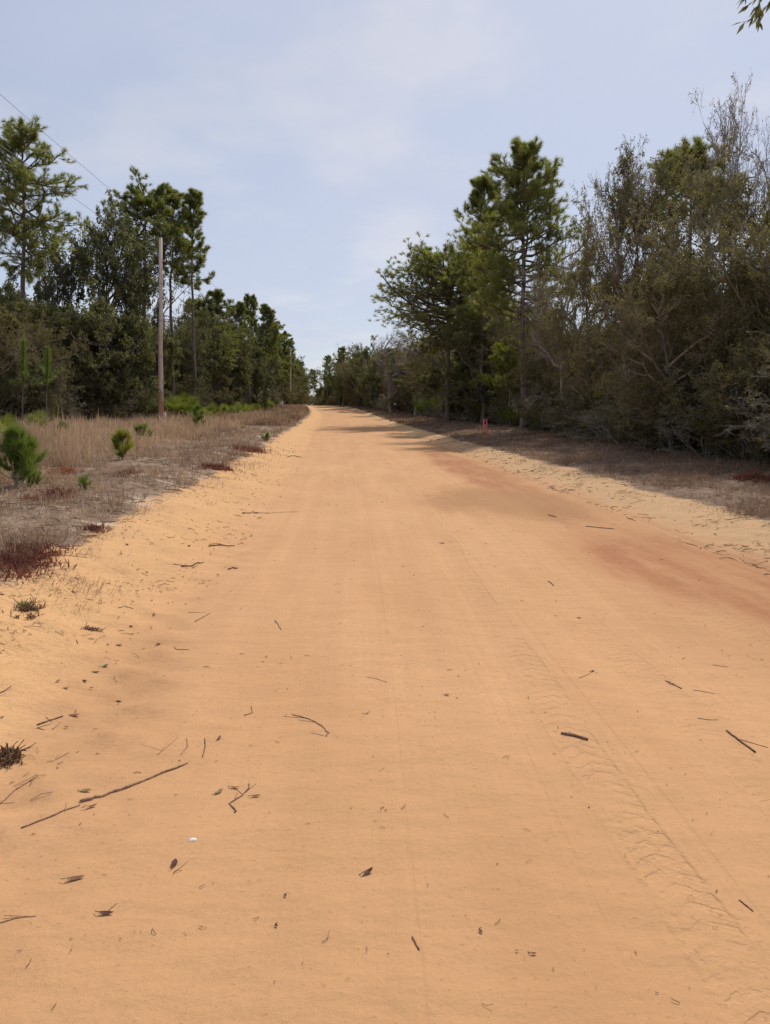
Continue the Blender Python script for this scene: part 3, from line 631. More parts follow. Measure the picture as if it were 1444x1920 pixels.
# right: understorey, then the rows behind
y = 13.4
while y < 130:
    filler(1, y + U(-.3, .3), U(0.5, 1.3), ['bush', 'gbush', 'gbush', 'bush'][int(rng.integers(0, 4))], U(1.6, 3.0), U(1.3, 1.9))
    filler(1, y + U(-.6, .6), U(1.8, 2.8), ['bush', 'bush', 'gbush'][int(rng.integers(0, 3))], U(2.6, 4.2), U(1.6, 2.2))
    y *= 1.075
for y in np.geomspace(60, 260, 16): filler(1, y, U(10, 24), 'oak', U(9, 12), U(4, 5))
for y in np.geomspace(60, 260, 10): filler(-1, y, U(14, 26), 'oak', U(9, 12), U(4, 5))
for y in np.arange(14, 60, 2.6): filler(1, y + U(-1, 1), U(3, 5), ['thk', 'oak', 'thk', 'oak', 'bare'][int(rng.integers(0, 5))], U(5, 7), U(2.6, 3.4))
for y in np.arange(16, 70, 4.0): filler(1, y + U(-2, 2), U(7, 12), ['oak', 'thk'][int(rng.integers(0, 2))], U(6, 8), U(3, 4))
for y in np.geomspace(50, 230, 30): filler(1, y, U(1.8, 4), ['oak', 'thk', 'oak', 'pine', 'bare', 'oak'][int(rng.integers(0, 6))], U(7, 10), U(2.6, 3.6))
for y in np.geomspace(70, 420, 22): filler(1, y, U(5, 10), ['oak', 'pine', 'oak'][int(rng.integers(0, 3))], U(9, 12), U(3, 3.8))
for y in np.geomspace(130, 520, 34): filler(1, y, U(0.2, 3.0), ['oak', 'pine', 'oak', 'oak'][int(rng.integers(0, 4))], U(7.5, 10.5), U(3, 4))
for y in np.geomspace(130, 520, 30): filler(1, y, U(0.3, 1.5), 'bush', U(3, 4.5), U(2.6, 3.4))
for y in np.geomspace(150, 520, 26): filler(-1, y, U(0.2, 3.0), ['oak', 'pine', 'oak'][int(rng.integers(0, 3))], U(8, 11.5), U(3, 4))
for y in np.geomspace(130, 520, 22): filler(-1, y, U(0.3, 1.5), 'bush', U(3, 4.5), U(2.6, 3.4))
for i in range(9): filler(1, 620 + 12 * i, -9 + 2.2 * i, 'oak', U(8, 11), U(4, 5))
# left
for y in np.geomspace(34, 150, 30): filler(-1, y, U(0.3, 2.2), ['bush', 'gbush', 'bush'][int(rng.integers(0, 3))], U(1.8, 3.6), U(1.5, 2.2))
for y in np.geomspace(40, 130, 22): filler(-1, y, U(3, 6), ['oak', 'thk', 'oak', 'oak'][int(rng.integers(0, 4))], U(6.5, 9), U(2.8, 3.8))
for y in np.geomspace(48, 150, 14): filler(-1, y, U(8, 14), 'oak', U(8, 10.5), U(3.2, 4.2))
for y in np.geomspace(75, 420, 34): filler(-1, y, U(1.2, 6), ['pine', 'oak', 'pine', 'oak'][int(rng.integers(0, 4))], U(9, 13), U(2.4, 3.3))
for px, Y, h in ((-60, 44, 7), (-40, 50, 9), (-90, 40, 6)): filler(-1, Y, treeline_l(Y) - P(px, Y), 'oak', h, 3.4)

# ------------------------------------------------------------------ oak whose bough hangs into the top right corner
def overhang_oak():
    reseed(901); base = on_ground(7.6, 4.6); e = bpy.data.objects.new('overhanging_oak', None); col.objects.link(e); e.location = base
    tag(e, 'oak twig with dark hanging leaves reaching in at the top right corner', 'oak tree')
    tk, br, cr = Geo(), Geo(), Geo(); b = np.array(base)
    T = np.array([[7.6, 4.6, -0.2], [7.5, 4.7, 1.5], [7.7, 4.8, 3.2], [7.4, 4.7, 4.8], [7.6, 4.5, 6.4], [7.8, 4.6, 8.0]]); T[:, 2] += b[2]
    tubes(tk, T - b, np.array([0.24, 0.19, 0.16, 0.13, 0.09, 0.04]), 9)
    limb = np.array([[7.5, 4.7, 3.9], [6.4, 4.85, 4.6], [5.2, 5.0, 5.05], [4.2, 5.1, 5.1], [3.4, 5.15, 4.9], [2.95, 5.2, 4.72]])
    LR = np.array([0.085, 0.07, 0.05, 0.03, 0.015, 0.006]); tubes(br, limb - b, LR, 6)
    # twigs near the end of the limb, hanging
    Q1, R1 = sprout((limb - b)[None], LR[None], 9, 0.45, 1.0, 0.8, 0.25, 0.16, 5, 0.25, -0.14, 0.35, 0.3, 0.25, 0.2); R1 = np.clip(R1, 0.002, 0.012); tubes(br, Q1, R1, 4)
    hang = polyline(np.array([[2.75, 5.2, 4.62], [2.72, 5.15, 4.62], [2.95, 5.2, 4.72], [2.85, 5.3, 4.68]]) - b, np.array([[-0.5, 0.05, -0.6], [-0.25, 0.1, -0.9], [-1.0, 0, -0.15], [-0.4, 0.1, -0.9]]), np.array([0.28, 0.22, 0.36, 0.30]), 5, 0.18, -0.05)
    HR = np.full((4, 1), 0.0035) * np.linspace(1, 0.5, 5)[None]; tubes(br, hang, HR, 4)
    Q2, R2 = sprout(hang, HR, 3, 0.2, 1, 0.7, 0.2, 0.45, 4, 0.25, -0.05, 0.8, 0.7, 0.06, 0.2); tubes(br, Q2, np.maximum(R2, 0.0018), 3)
    crown_l, CR = sprout(np.stack([np.concatenate([(T - b)[2:], (T - b)[-1:] + [[0, 0, 0.2]]])]), np.array([[0.12, 0.1, 0.08, 0.05, 0.03]]), 14, 0.05, 1, 0.95, 0.2, 0.5, 5, 0.2, 0.06)
    crown_l = crown_l[crown_l[:, -1, 0] > -0.5]; CR = CR[:len(crown_l)]; tubes(br, crown_l, CR, 4)
    c2, r2 = sprout(crown_l, CR, 9, 0.2, 1, 0.9, 0.3, 0.5, 4, 0.25, 0.03); tubes(br, c2, r2, 3)
    c3, r3 = sprout(c2, r2, 7, 0.2, 1, 0.9, 0.3, 0.5, 3, 0.25, 0.0); tubes(br, c3, np.maximum(r3, 0.003), 3)
    for Q, n in ((Q1, 26), (hang, 9), (Q2, 5), (c3, 9)):
        bi = np.repeat(np.arange(len(Q)), n); t = rng.uniform(0.25, 1, len(bi)) * (Q.shape[1] - 1); i = np.minimum(t.astype(int), Q.shape[1] - 2); f = (t - i)[:, None]
        C = Q[bi, i] * (1 - f) + Q[bi, i + 1] * f; D = norm(Q[bi, i + 1] - Q[bi, i]) + 0.6 * norm(rng.normal(size=(len(bi), 3))) + np.array([0, 0, -0.7])
        s = rng.uniform(0.7, 1.2, len(bi)); leaves(cr, C, D, 0.085 * s, 0.024 * s, rng.random(len(bi)), 0, 0.2)
    link('trunk', tk.mesh('overhang_trunk', M['oakbark'], True), e); link('branches', br.mesh('overhang_branches', M['oakbark'], True), e); link('crown', cr.mesh('overhang_crown', M['oak']), e)
overhang_oak()

# ------------------------------------------------------------------ palmettos, saplings, young pines
def make_frond(seed):
    reseed(seed); g = Geo()
    n = 24; L = 0.52 * rng.uniform(0.9, 1.1, n)
    stem = polyline(np.zeros((1, 3)), np.array([[0.35, 0, 1.0]]), 0.75, 6, 0.03, -0.09); tubes(g, stem, np.linspace(0.009, 0.005, 6)[None], 4, 0.7)
    tip = stem[0, -1]; ax = norm(stem[0, -1] - stem[0, -2]); side = np.array([0, 1.0, 0]); nn = np.cross(ax, side)
    an = np.linspace(-2.1, 2.1, n) + rng.normal(0, 0.03, n)
    D = ax[None] * np.cos(an)[:, None] + side[None] * np.sin(an)[:, None] + nn[None] * 0.12
    C = np.repeat(tip[None], n, 0); D = norm(D); S = norm(np.cross(D, np.repeat(nn[None], n, 0))); Ll = (L * (0.75 + 0.25 * np.cos(an)))[:, None]; w = 0.017
    mid = C + D * Ll * 0.55; end = C + D * Ll - np.array([0, 0, 1.0]) * Ll * rng.uniform(0.02, 0.22, (n, 1))
    Vv = np.stack([C - S * 0.004, C + S * 0.004, mid + S * w, mid - S * w, end], 1).reshape(-1, 3); b = np.arange(n)[:, None] * 5
    a = np.repeat(rng.uniform(0.1, 1, n), 5); n0 = g.n
    g.add(Vv, b + np.array([[0, 1, 2, 3]]), a); g.F.append(b + np.array([[3, 2, 4]]) + n0); g.M.append(np.zeros(n, int))
    return g.mesh('palmetto_frond', M['palmetto'])
FROND = [make_frond(600 + i) for i in range(4)]
def palmetto(x, y, s, label, group=None, n=13):
    e = bpy.data.objects.new('saw_palmetto', None); col.objects.link(e); e.location = on_ground(x, y); e.scale = (s, s, s); tag(e, label, 'palmetto', group)
    for i in range(n):
        f = link('frond', FROND[i % 4], e); f.rotation_euler = (U(-0.25, 0.25), U(-0.35, 0.55), i * 2.4 + U(-0.4, 0.4)); k = U(0.8, 1.2); f.scale = (k, k, k)
        f.location = (U(-.15, .15), U(-.15, .15), 0)
reseed(88)
palmetto(P(330, 51), 51, 1.75, 'largest saw palmetto right behind the utility pole base', None, 18)
palmetto(P(352, 54), 54, 1.6, 'second saw palmetto to the right of the utility pole', None, 16)
palmetto(P(318, 53), 53, 1.5, 'saw palmetto half hidden by the utility pole', None, 14)
palmetto(P(8, 23), 23, 0.85, 'yellow green palmetto at the left border behind the young pine', None, 14)
palmetto(P(72, 28), 28, 0.75, 'small palmetto between left border and the sapling pines', None, 11)
gl = 'saw palmetto in the low yellow green row along the left tree line'
for i in range(22):
    y = 54 + i * 2.3; palmetto(treeline_l(y) + U(0.4, 1.8), y + U(-1, 1), U(0.85, 1.25), gl, gl, 9)
palmetto(P(800, 76), 76, 1.9, 'dark rounded palmetto at the foot of the spreading pine', None, 15)
palmetto(P(818, 74), 74, 1.7, 'palmetto tucked behind the dark rounded palmetto', None, 12)
palmetto(P(903, 56), 56, 1.35, 'palmetto directly behind the pink frame marker', None, 13)
palmetto(P(945, 49), 49, 1.2, 'bright palmetto to the right of the pink frame marker', None, 12)
palmetto(P(964, 46), 46, 1.0, 'low palmetto beside the bright one right of the marker', None, 10)
palmetto(P(515, 118), 118, 1.4, 'far palmetto clump by the two white posts', None, 12)

def sapling(px, ytop, Y, label, seed, w=0.32):
    reseed(seed); x = P(px, Y); z = float(zground(x, Y)); H = EYE + (HY - ytop) / FPX * Y - z
    st, ne = Geo(), Geo()
    Pp = polyline(np.array([[0, 0, -0.05]]), np.array([[0.02, 0, 1]]), H * 0.97, 9, 0.02, 0.02); tubes(st, Pp, np.linspace(0.035, 0.012, 9)[None], 6)
    zz = np.linspace(H * 0.52, H, 30); C = np.stack([np.interp(zz, Pp[0, :, 2], Pp[0, :, 0]), np.interp(zz, Pp[0, :, 2], Pp[0, :, 1]), zz], 1)
    for k_ in range(30):
        needles(ne, C[k_:k_ + 1], np.array([[0.1 * rng.normal(), 0.1 * rng.normal(), 1.0]]), int(30 + 50 * rng.random()), w * (0.55 + 0.6 * np.sin(0.35 + 2.6 * k_ / 30)) * rng.uniform(0.8, 1.2), 0.011, (0.15, 1.15), 0.05, None, 0, 0.0)
    Pb = polyline(C[[0, 3, 6, 9]], rng.normal(size=(4, 3)) * [1, 1, 0.2], 0.8, 4, 0.15, 0.2); tubes(st, Pb, np.full((4, 4), 0.012), 4)
    needles(ne, Pb[:, 1:].reshape(-1, 3), np.repeat(Pb[:, -1] - Pb[:, -2], 3, 0), 60, w * 0.8, 0.011, (0.2, 1.2), 0.1)
    e = bpy.data.objects.new('sapling_pine', None); col.objects.link(e); e.location = (x, Y, z); tag(e, label, 'sapling')
    link('stem', st.mesh('sapling_stem', M['oakbark'], True), e); link('needles', ne.mesh('sapling_needles', M['pine_young']), e)
sapling(42, 640, 34, 'taller bottlebrush pine sapling at left in front of brown scrub', 701)
sapling(88, 652, 35, 'shorter bottlebrush pine sapling to the right of the taller one', 702)

def young_pine(px, pyb, ytop, hw, label, seed, mat='pine_young', nb=16, nl=0.16, K=22):
    reseed(seed); b = gp(px, pyb); b.z -= 0.03; Y = b.y; H = EYE + (HY - ytop) / FPX * Y - b.z; r = hw / FPX * Y
    st, ne = Geo(), Geo()
    Pp = polyline(np.array([[0, 0, -0.03]]), np.array([[0.03, 0, 1]]), H * 0.9, 7, 0.04, 0.03); tubes(st, Pp, np.linspace(0.018, 0.006, 7)[None], 5)
    P1, R1 = sprout(Pp, np.full((1, 7), 0.012), nb, 0.0, 1.0, 1.2, 0.3, 0.95, 5, 0.2, 0.09, 0.6, 0.5, 0.1, 0.78)
    sc = r / max(0.01, np.percentile(np.linalg.norm(P1[:, -1, :2], axis=1), 85)) * 0.85
    P1[..., :2] *= sc
    tubes(st, P1, R1, 4); P2, R2 = sprout(P1, R1, 4, 0.35, 1, 0.7, 0.2, 0.45, 3, 0.1, 0.1); tubes(st, P2, R2, 3)
    C = np.concatenate([P1[:, -1], P1[:, 3], P2[:, -1], P2[:, 1], Pp[0, 3:]]); A = np.concatenate([P1[:, -1] - P1[:, -2], P1[:, 3] - P1[:, 2], P2[:, -1] - P2[:, -2], P2[:, 1] - P2[:, 0], np.repeat([[0, 0, 1.0]], 4, 0)])
    A = norm(A) + [0, 0, 0.7]; keep = rng.random(len(C)) < 0.8; C, A = C[keep], A[keep]; needles(ne, C, A, K, nl, 0.004 + 0.0002 * Y, (0.05, 0.9), 0.10, None, 0, 0.0)
    e = bpy.data.objects.new('young_pine', None); col.objects.link(e); e.location = b; tag(e, label, 'young pine')
    link('stem', st.mesh('young_pine_stem', M['browntwig'], True), e); link('needles', ne.mesh('young_pine_needles', M[mat]), e)
young_pine(28, 915, 808, 52, 'bushy dark green young pine at the left border, largest in the verge', 711, nb=38, nl=0.19, K=34)
young_pine(230, 862, 808, 24, 'yellow green young pine in the open left verge grass', 712, 'pine_yellow', 20, 0.2, 18)
young_pine(272, 828, 793, 20, 'small blue green young pine just left of the pole base', 713, nb=16)
young_pine(371, 806, 760, 14, 'upright green young pine right of the utility pole', 714, nb=26, nl=0.2)
young_pine(118, 822, 793, 11, 'tiny green pine seedling in tall grass at left', 715, nb=14)
young_pine(160, 918, 897, 8, 'tiny dark seedling on pale sand patch in the left verge', 716, nb=8, nl=0.09)
young_pine(500, 826, 812, 9, 'tiny grey green seedling near the road edge on the left', 717, nb=10, nl=0.1)
# low sunlit pine boughs in front of the right thicket
x7 = P(940, 38)
pine_hero(9, 956, 636, 735, 46.5, 62, 'low yellow green pine glowing in front of the dark right wood', n1=20, flat=0.35, tr=0.06, leaf='pine_yellow', stubs=0, nl=0.24, K=40)

# ------------------------------------------------------------------ grass, weeds and litter
def blades(g, C, H, W, lean, a, az=None):
    N = len(C); az = rng.uniform(0, 6.28, N) if az is None else az
    d = np.stack([np.cos(az), np.sin(az), np.zeros(N)], 1); s = np.stack([-np.sin(az), np.cos(az), np.zeros(N)], 1)
    fl = rng.uniform(0, 6.28, N); s = np.stack([np.cos(fl), np.sin(fl), np.zeros(N)], 1)
    H = H[:, None]; W = np.broadcast_to(W, (N,))[:, None] / 2; ln = lean[:, None]
    m = C + d * ln * H * 0.35 + np.array([0, 0, 1.0]) * H * 0.6 * np.sqrt(np.clip(1 - 0.5 * ln ** 2, 0.1, 1))
    t = C + d * ln * H + np.array([0, 0, 1.0]) * H * np.clip(1 - 0.62 * ln ** 1.5, 0.06, 1)
    Vv = np.stack([C - s * W, C + s * W, m + s * W * 0.8, m - s * W * 0.8, t], 1).reshape(-1, 3); b = np.arange(N)[:, None] * 5; n0 = g.n
    g.add(Vv, b + np.array([[0, 1, 2, 3]]), np.repeat(a, 5)); g.F.append(b + np.array([[3, 2, 4]]) + n0); g.M.append(np.zeros(N, int))

def scatter(n, y0, y1, u0, u1, pw=1.0):
    """points with density falling off with distance, u measured from the road centre"""
    t = rng.random(n); y = y0 * (y1 / y0) ** t if pw == 1.0 else (y0 ** (1 - pw) + t * (y1 ** (1 - pw) - y0 ** (1 - pw))) ** (1 / (1 - pw))
    u = rng.uniform(0, 1, n); u = u0 + (u1 - u0) * u; x = xc(y) + u
    return x, y, u
def clumpy(x, y, s, k, thr):
    return (lump(x, y, s, k) + 0.6 * lump(x, y, s * 3.1, k + 3)) > thr
def grass(name, label, n, y0, y1, u0, u1, mat, hmin, hmax, seed, lean=0.75, wmul=1.0, thr=-0.9, clump=0.05, keep=None, tone=(0, 1)):
    reseed(seed); x, y, u = scatter(n // 6, y0, y1, u0, u1, 1.25)
    ok = clumpy(x, y, 1.1, 5, thr) & (np.abs(u) > min(abs(u0), abs(u1)) + 0.35 * (0.5 + 0.5 * lump(x, y, 1.9, 8)))
    if keep is not None: ok &= keep(x, y, u)
    x, y = x[ok], y[ok]
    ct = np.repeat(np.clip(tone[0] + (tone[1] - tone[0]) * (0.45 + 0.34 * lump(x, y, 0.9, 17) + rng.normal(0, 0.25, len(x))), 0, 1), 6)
    x = np.repeat(x, 6) + rng.normal(0, clump, len(x) * 6); y = np.repeat(y, 6) + rng.normal(0, clump, len(y) * 6)
    C = np.stack([x, y, zground(x, y) - 0.01], 1); N = len(x)
    H = rng.uniform(hmin, hmax, N) * np.clip(0.72 + 0.5 * lump(x, y, 0.9, 2) + 0.25 * lump(x, y, 2.3, 25), 0.3, 1.6)
    W = (0.0022 + 0.00042 * y) * wmul
    g = Geo(); blades(g, C, H, W, np.clip(rng.normal(lean, 0.25, N), 0.05, 1.25), np.clip(ct + rng.normal(0, 0.18, N), 0, 1))
    o = link(name, g.mesh(name, M[mat])); tag(o, label, 'grass', kind='stuff'); return o
grass('dry_grass', 'matted grey brown dry grass covering the left verge', 210000, 3.2, 60, -4.0, -19, 'drygrass', 0.07, 0.36, 21, 0.75, thr=-0.6)
grass('dry_grass', 'tall straw coloured grass in front of the left trees', 80000, 11, 75, -6.5, -18, 'strawgrass', 0.25, 0.85, 22, 0.42, 0.9, thr=-0.15, clump=0.10)
grass('dry_grass', 'far dry brown grass between left tree line and road', 40000, 45, 130, -4.3, -13, 'drygrass', 0.2, 0.6, 25, 0.5, 1.3, thr=-0.9)
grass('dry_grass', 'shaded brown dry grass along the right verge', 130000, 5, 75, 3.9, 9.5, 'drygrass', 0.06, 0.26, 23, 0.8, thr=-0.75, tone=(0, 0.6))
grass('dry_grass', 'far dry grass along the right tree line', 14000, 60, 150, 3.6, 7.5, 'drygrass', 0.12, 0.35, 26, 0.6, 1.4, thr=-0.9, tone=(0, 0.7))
grass('bank_weeds', 'thin wiry weeds straggling down the left sand bank', 11000, 4, 26, -3.1, -4.5, 'drygrass', 0.05, 0.17, 27, 0.95, 0.8, thr=0.15, clump=0.12, tone=(0, 0.6))
grass('bank_weeds', 'thin wiry weeds on the right sand shoulder', 11000, 7, 34, 3.2, 4.7, 'drygrass', 0.04, 0.14, 28, 0.95, 0.8, thr=0.1, clump=0.12, tone=(0, 0.5))
grass('green_weeds', 'grey green weed sprigs among the left dry grass', 9000, 5, 45, -4.3, -12, 'greenweed', 0.08, 0.22, 29, 0.5, thr=0.9)

def weed_clump(px, py, rx, ry, label, mat, seed, n=700, h=0.18, name='red_weed_patch', cat='weeds'):
    reseed(seed); c = gp(px, py); g = Geo()
    X = rx / FPX * c.y; Yr = ry
    x = rng.normal(0, X * 0.5, n); y = rng.normal(0, Yr * 0.5, n); ok = lump(x + c.x, y + c.y, 6.0, 6) > -0.6; x, y = x[ok], y[ok]
    z = zground(x + c.x, y + c.y) - c.z - 0.01; N = len(x)
    blades(g, np.stack([x, y, z], 1), rng.uniform(0.3, 1, N) * h, 0.006 + 0.0008 * c.y, np.clip(rng.normal(0.7, 0.3, N), 0.05, 1.2), rng.random(N))
    st = np.stack([x, y, z], 1)[:N // 5]; D = rng.normal(size=(len(st), 3)) * [1, 1, 0.3] + [0, 0, 0.5]
    tubes(g, polyline(st, D, h * rng.uniform(0.8, 1.6, len(st)), 4, 0.3, -0.05), np.full((len(st), 4), 0.0022), 3, 0.15)
    o = link(name, g.mesh(name, M[mat])); o.location = c; tag(o, label, cat)
weed_clump(25, 1050, 75, 0.55, 'dark red weed patch where the left bank meets the border', 'redweed', 31, 1900, 0.11)
weed_clump(118, 888, 16, 0.3, 'bright orange red weed beside the large young pine', 'orangeweed', 32, 500, 0.17)
weed_clump(100, 930, 36, 0.6, 'rusty red weeds in front of the large young pine', 'redweed', 33, 700, 0.14)
weed_clump(405, 880, 34, 0.5, 'dark red weed strip at the road edge left of centre', 'redweed', 34, 900, 0.13)
weed_clump(465, 845, 32, 0.9, 'red brown weeds farther along the left road edge', 'redweed', 35, 800, 0.16)
weed_clump(238, 888, 16, 0.4, 'small red weed tuft below the yellow green young pine', 'redweed', 36, 300, 0.12)
weed_clump(175, 995, 22, 0.2, 'small red weed clump at the lip of the left bank', 'redweed', 37, 320, 0.09)
weed_clump(1412, 897, 26, 0.5, 'dull red weeds in the shade at the right border', 'redweed', 38, 1000, 0.2)
weed_clump(55, 1148, 22, 0.13, 'dark spiky weed tuft on the left sand bank', 'litter', 39, 420, 0.09, 'weed_tuft')
weed_clump(45, 1138, 8, 0.05, 'small green sprig on top of the dark spiky tuft', 'greenweed', 40, 60, 0.08, 'weed_tuft')
weed_clump(12, 1424, 20, 0.07, 'tangled dark root clump at the left border of the road', 'litter', 41, 420, 0.06, 'root_clump')
weed_clump(170, 1182, 18, 0.06, 'low clump of dark dead leaves at the foot of the left bank', 'litter', 42, 260, 0.035, 'leaf_clump')

def ground_litter(name, label, n, y0, y1, u0, u1, lmin, lmax, seed, thr=-9, pw=1.15, thick=0.0011):
    """needles, chips and broken twiglets lying flat"""
    reseed(seed); x, y, u = scatter(n, y0, y1, u0, u1, pw); ok = clumpy(x, y, 1.6, 11, thr); x, y = x[ok], y[ok]; N = len(x)
    az = rng.uniform(0, 6.28, N); L = rng.uniform(lmin, lmax, N) * rng.uniform(0.4, 1, N); d = np.stack([np.cos(az), np.sin(az)], 1)
    k = rng.normal(0, 0.25, N)
    p0 = np.stack([x, y], 1); p1 = p0 + d * L[:, None] * 0.5 + np.stack([-d[:, 1], d[:, 0]], 1) * (k * L * 0.4)[:, None]; p2 = p0 + d * L[:, None]
    lift = np.stack([np.zeros(N), rng.uniform(0.0, 0.012, N), rng.uniform(0, 0.02, N) * (rng.random(N) < 0.3)], 1) * np.clip(L / 0.08, 0.2, 1)[:, None]
    Pp = np.stack([np.concatenate([p, zground(p[:, 0], p[:, 1])[:, None] + 0.003 + lift[:, i:i + 1]], 1) for i, p in enumerate((p0, p1, p2))], 1)
    R = (thick + 0.00012 * y) * rng.uniform(0.6, 1.8, N); g = Geo(); tubes(g, Pp, R[:, None] * np.ones((1, 3)), 3, rng.random(N))
    o = link(name, g.mesh(name, M['litter'])); tag(o, label, 'litter', kind='stuff')
ground_litter('road_litter', 'fine needles and bark crumbs scattered over the road', 650, 1.8, 30, -2.8, 2.8, 0.005, 0.04, 51, thick=0.0005)
ground_litter('road_litter', 'pine needles and twig bits gathered along the left bank', 2300, 3.0, 30, -2.6, -4.4, 0.015, 0.11, 52, 0.1, thick=0.0007)
ground_litter('road_litter', 'twig bits strewn on the right sand shoulder', 2200, 5, 40, 2.6, 4.9, 0.03, 0.24, 53, -0.3, thick=0.0011)
ground_litter('road_litter', 'dead twigs lying in the left verge grass', 2600, 4, 30, -4, -9, 0.1, 0.4, 54, thick=0.002)

def chips(name, label, n, y0, y1, u0, u1, s0, s1, seed):
    reseed(seed); x, y, u = scatter(n, y0, y1, u0, u1, 1.2); z = zground(x, y) + 0.003; D = np.stack([np.cos(x * 90), np.sin(x * 90), rng.normal(0, 0.15, n)], 1)
    s = rng.uniform(s0, s1, n); g = Geo(); leaves(g, np.stack([x, y, z + s * 0.12], 1), D, s, s * rng.uniform(0.3, 0.6, n), rng.random(n) * 0.6, 0, 0.3)
    o = link(name, g.mesh(name, M['litter'])); tag(o, label, 'litter', kind='stuff')
chips('leaf_crumbs', 'small dead leaf crumbs on the road and its banks', 320, 1.9, 24, -4.0, 3.6, 0.002, 0.012, 55)
chips('leaf_crumbs', 'dead leaves collected on the left sand bank', 150, 3.4, 16, -2.5, -4.0, 0.012, 0.04, 56)

# ------------------------------------------------------------------ single sticks and leaves on the road
def stick(pts, r, label, mat='stick', side=(), name='stick', cat='stick', lift=0.0, taper=0.6):
    r = r * 0.72
    """pts: ground points seen at these pixels; side: extra thin twigs growing from it"""
    W = [gp(*p) for p in pts]; o0 = W[0]
    def path(ws, rr):
        n = 4 * (len(ws) - 1) + 1; t = np.linspace(0, len(ws) - 1, n); A = np.array([list(w) for w in ws])
        Q = np.stack([np.interp(t, np.arange(len(ws)), A[:, k]) for k in range(3)], 1)
        ln = np.linalg.norm(A[-1] - A[0]); Q[1:-1, :2] += rng.normal(0, 0.006 * ln, (n - 2, 2))
        Q[:, 2] = zground(Q[:, 0], Q[:, 1]) + rr * 0.5 + lift + np.abs(np.sin(np.linspace(0, 9, n))) * rr * 0.25
        return Q
    Q = path(W, r); g = Geo(); R = r * np.linspace(1, taper, len(Q)) * rng.uniform(0.85, 1.15, len(Q)); tubes(g, Q - np.array(o0), R[None] * np.ones((1, 1)), 7, 0.5, 0, True)
    o = link(name, g.mesh(name, M[mat], True)); o.location = o0; tag(o, label, cat)
    for s in side:
        Qs = path([gp(*p) for p in s], r * 0.4); gs = Geo(); tubes(gs, Qs - np.array(o0), (r * 0.45 * np.linspace(1, 0.5, len(Qs)))[None], 5, 0.5, 0, True)
        link('side_twig', gs.mesh('side_twig', M[mat], True), o)
    return o
reseed(61)
stick([(150, 1504), (190, 1494), (260, 1468), (352, 1431)], 0.0085, 'longest brown stick on the road at lower left', 'stick')
stick([(40, 1553), (90, 1534), (150, 1510)], 0.0045, 'thin stick lined up end to end with the longest stick', 'stick', [[(122, 1521), (125, 1505)]])
stick([(0, 1508), (30, 1480), (72, 1455)], 0.004, 'curved thin twig at the left border above the longest stick', 'stick', [[(0, 1507), (28, 1505)]])
stick([(1052, 1376), (1075, 1380), (1102, 1388)], 0.0095, 'short thick dark stick right of the road centre', 'darkstick', [[(1070, 1380), (1068, 1372)]], taper=0.9)
stick([(1362, 1370), (1385, 1388), (1416, 1411)], 0.0065, 'dark forked stick near the right border', 'darkstick', [[(1384, 1386), (1412, 1394), (1440, 1402)]], taper=1.0)
stick([(612, 1381), (616, 1374), (604, 1361), (580, 1348), (548, 1340)], 0.0045, 'curved hooked stalk with frayed tip in the middle of the road', 'stick', [[(575, 1347), (530, 1343)], [(590, 1354), (560, 1350)], [(608, 1380), (584, 1374)]])
stick([(440, 1524), (442, 1519), (430, 1507), (455, 1492), (466, 1479), (467, 1469)], 0.0042, 'zigzag twig with dry leaves right of the longest stick', 'darkstick', [[(440, 1499), (446, 1486)], [(456, 1490), (440, 1479)], [(460, 1486), (480, 1470)]])
stick([(384, 1385), (385, 1400), (380, 1420)], 0.0042, 'upright short twig above the zigzag twig', 'darkstick')
stick([(350, 1384), (352, 1400), (339, 1416)], 0.003, 'thin kinked twig left of the upright short twig', 'stick')
stick([(295, 1416), (315, 1400), (334, 1382)], 0.0022, 'crossed pine needles above the longest stick', 'stick', [[(300, 1412), (322, 1384)], [(264, 1396), (302, 1408)]], 'pine_needles', 'needles')
stick([(458, 1342), (473, 1337), (471, 1324)], 0.0035, 'small bent twig left of the hooked stalk', 'darkstick')
stick([(516, 1163), (521, 1170), (527, 1181)], 0.005, 'small forked twig in the middle distance, left of centre', 'stick', [[(520, 1169), (513, 1166)]])
stick([(326, 1213), (331, 1218), (354, 1218)], 0.004, 'hooked twig with a knob near the left bank', 'stick')
stick([(366, 1166), (380, 1158), (394, 1150)], 0.006, 'pair of broken twigs near the left bank', 'stick', [[(352, 1149), (385, 1148)]])
stick([(1248, 1277), (1262, 1283), (1278, 1292)], 0.006, 'split brown twig toward the right border', 'stick', [[(1252, 1282), (1266, 1286)]])
stick([(1300, 1294), (1320, 1297), (1340, 1301)], 0.0028, 'thin straight twig right of the split brown twig', 'stick')
stick([(1308, 1347), (1330, 1350), (1346, 1350)], 0.003, 'thin twig above the dark forked stick', 'stick')
stick([(1336, 1247), (1350, 1249), (1365, 1251)], 0.0028, 'thin pale needle twig high on the right side of the road', 'stick')
stick([(1386, 1688), (1400, 1699), (1412, 1709)], 0.0035, 'dark thin twig at lower right near the border', 'darkstick')
stick([(773, 1757), (779, 1769), (786, 1782)], 0.0042, 'short dark twig at the bottom middle of the road', 'darkstick')
stick([(1098, 987), (1125, 990), (1152, 992)], 0.010, 'long straight stick at the edge of the tree shadow', 'stick')
stick([(1086, 1272), (1100, 1266), (1114, 1258)], 0.003, 'thin stem ending in a small dark leaf', 'stick')
stick([(688, 1270), (706, 1273), (726, 1280)], 0.0024, 'very thin needle near the road centre line', 'stick')
stick([(0, 1731), (30, 1722), (68, 1718)], 0.0022, 'bundle of pine needles at the lower left border', 'stick', [[(8, 1717), (66, 1719)], [(6, 1723), (60, 1719)]], 'pine_needles', 'needles')
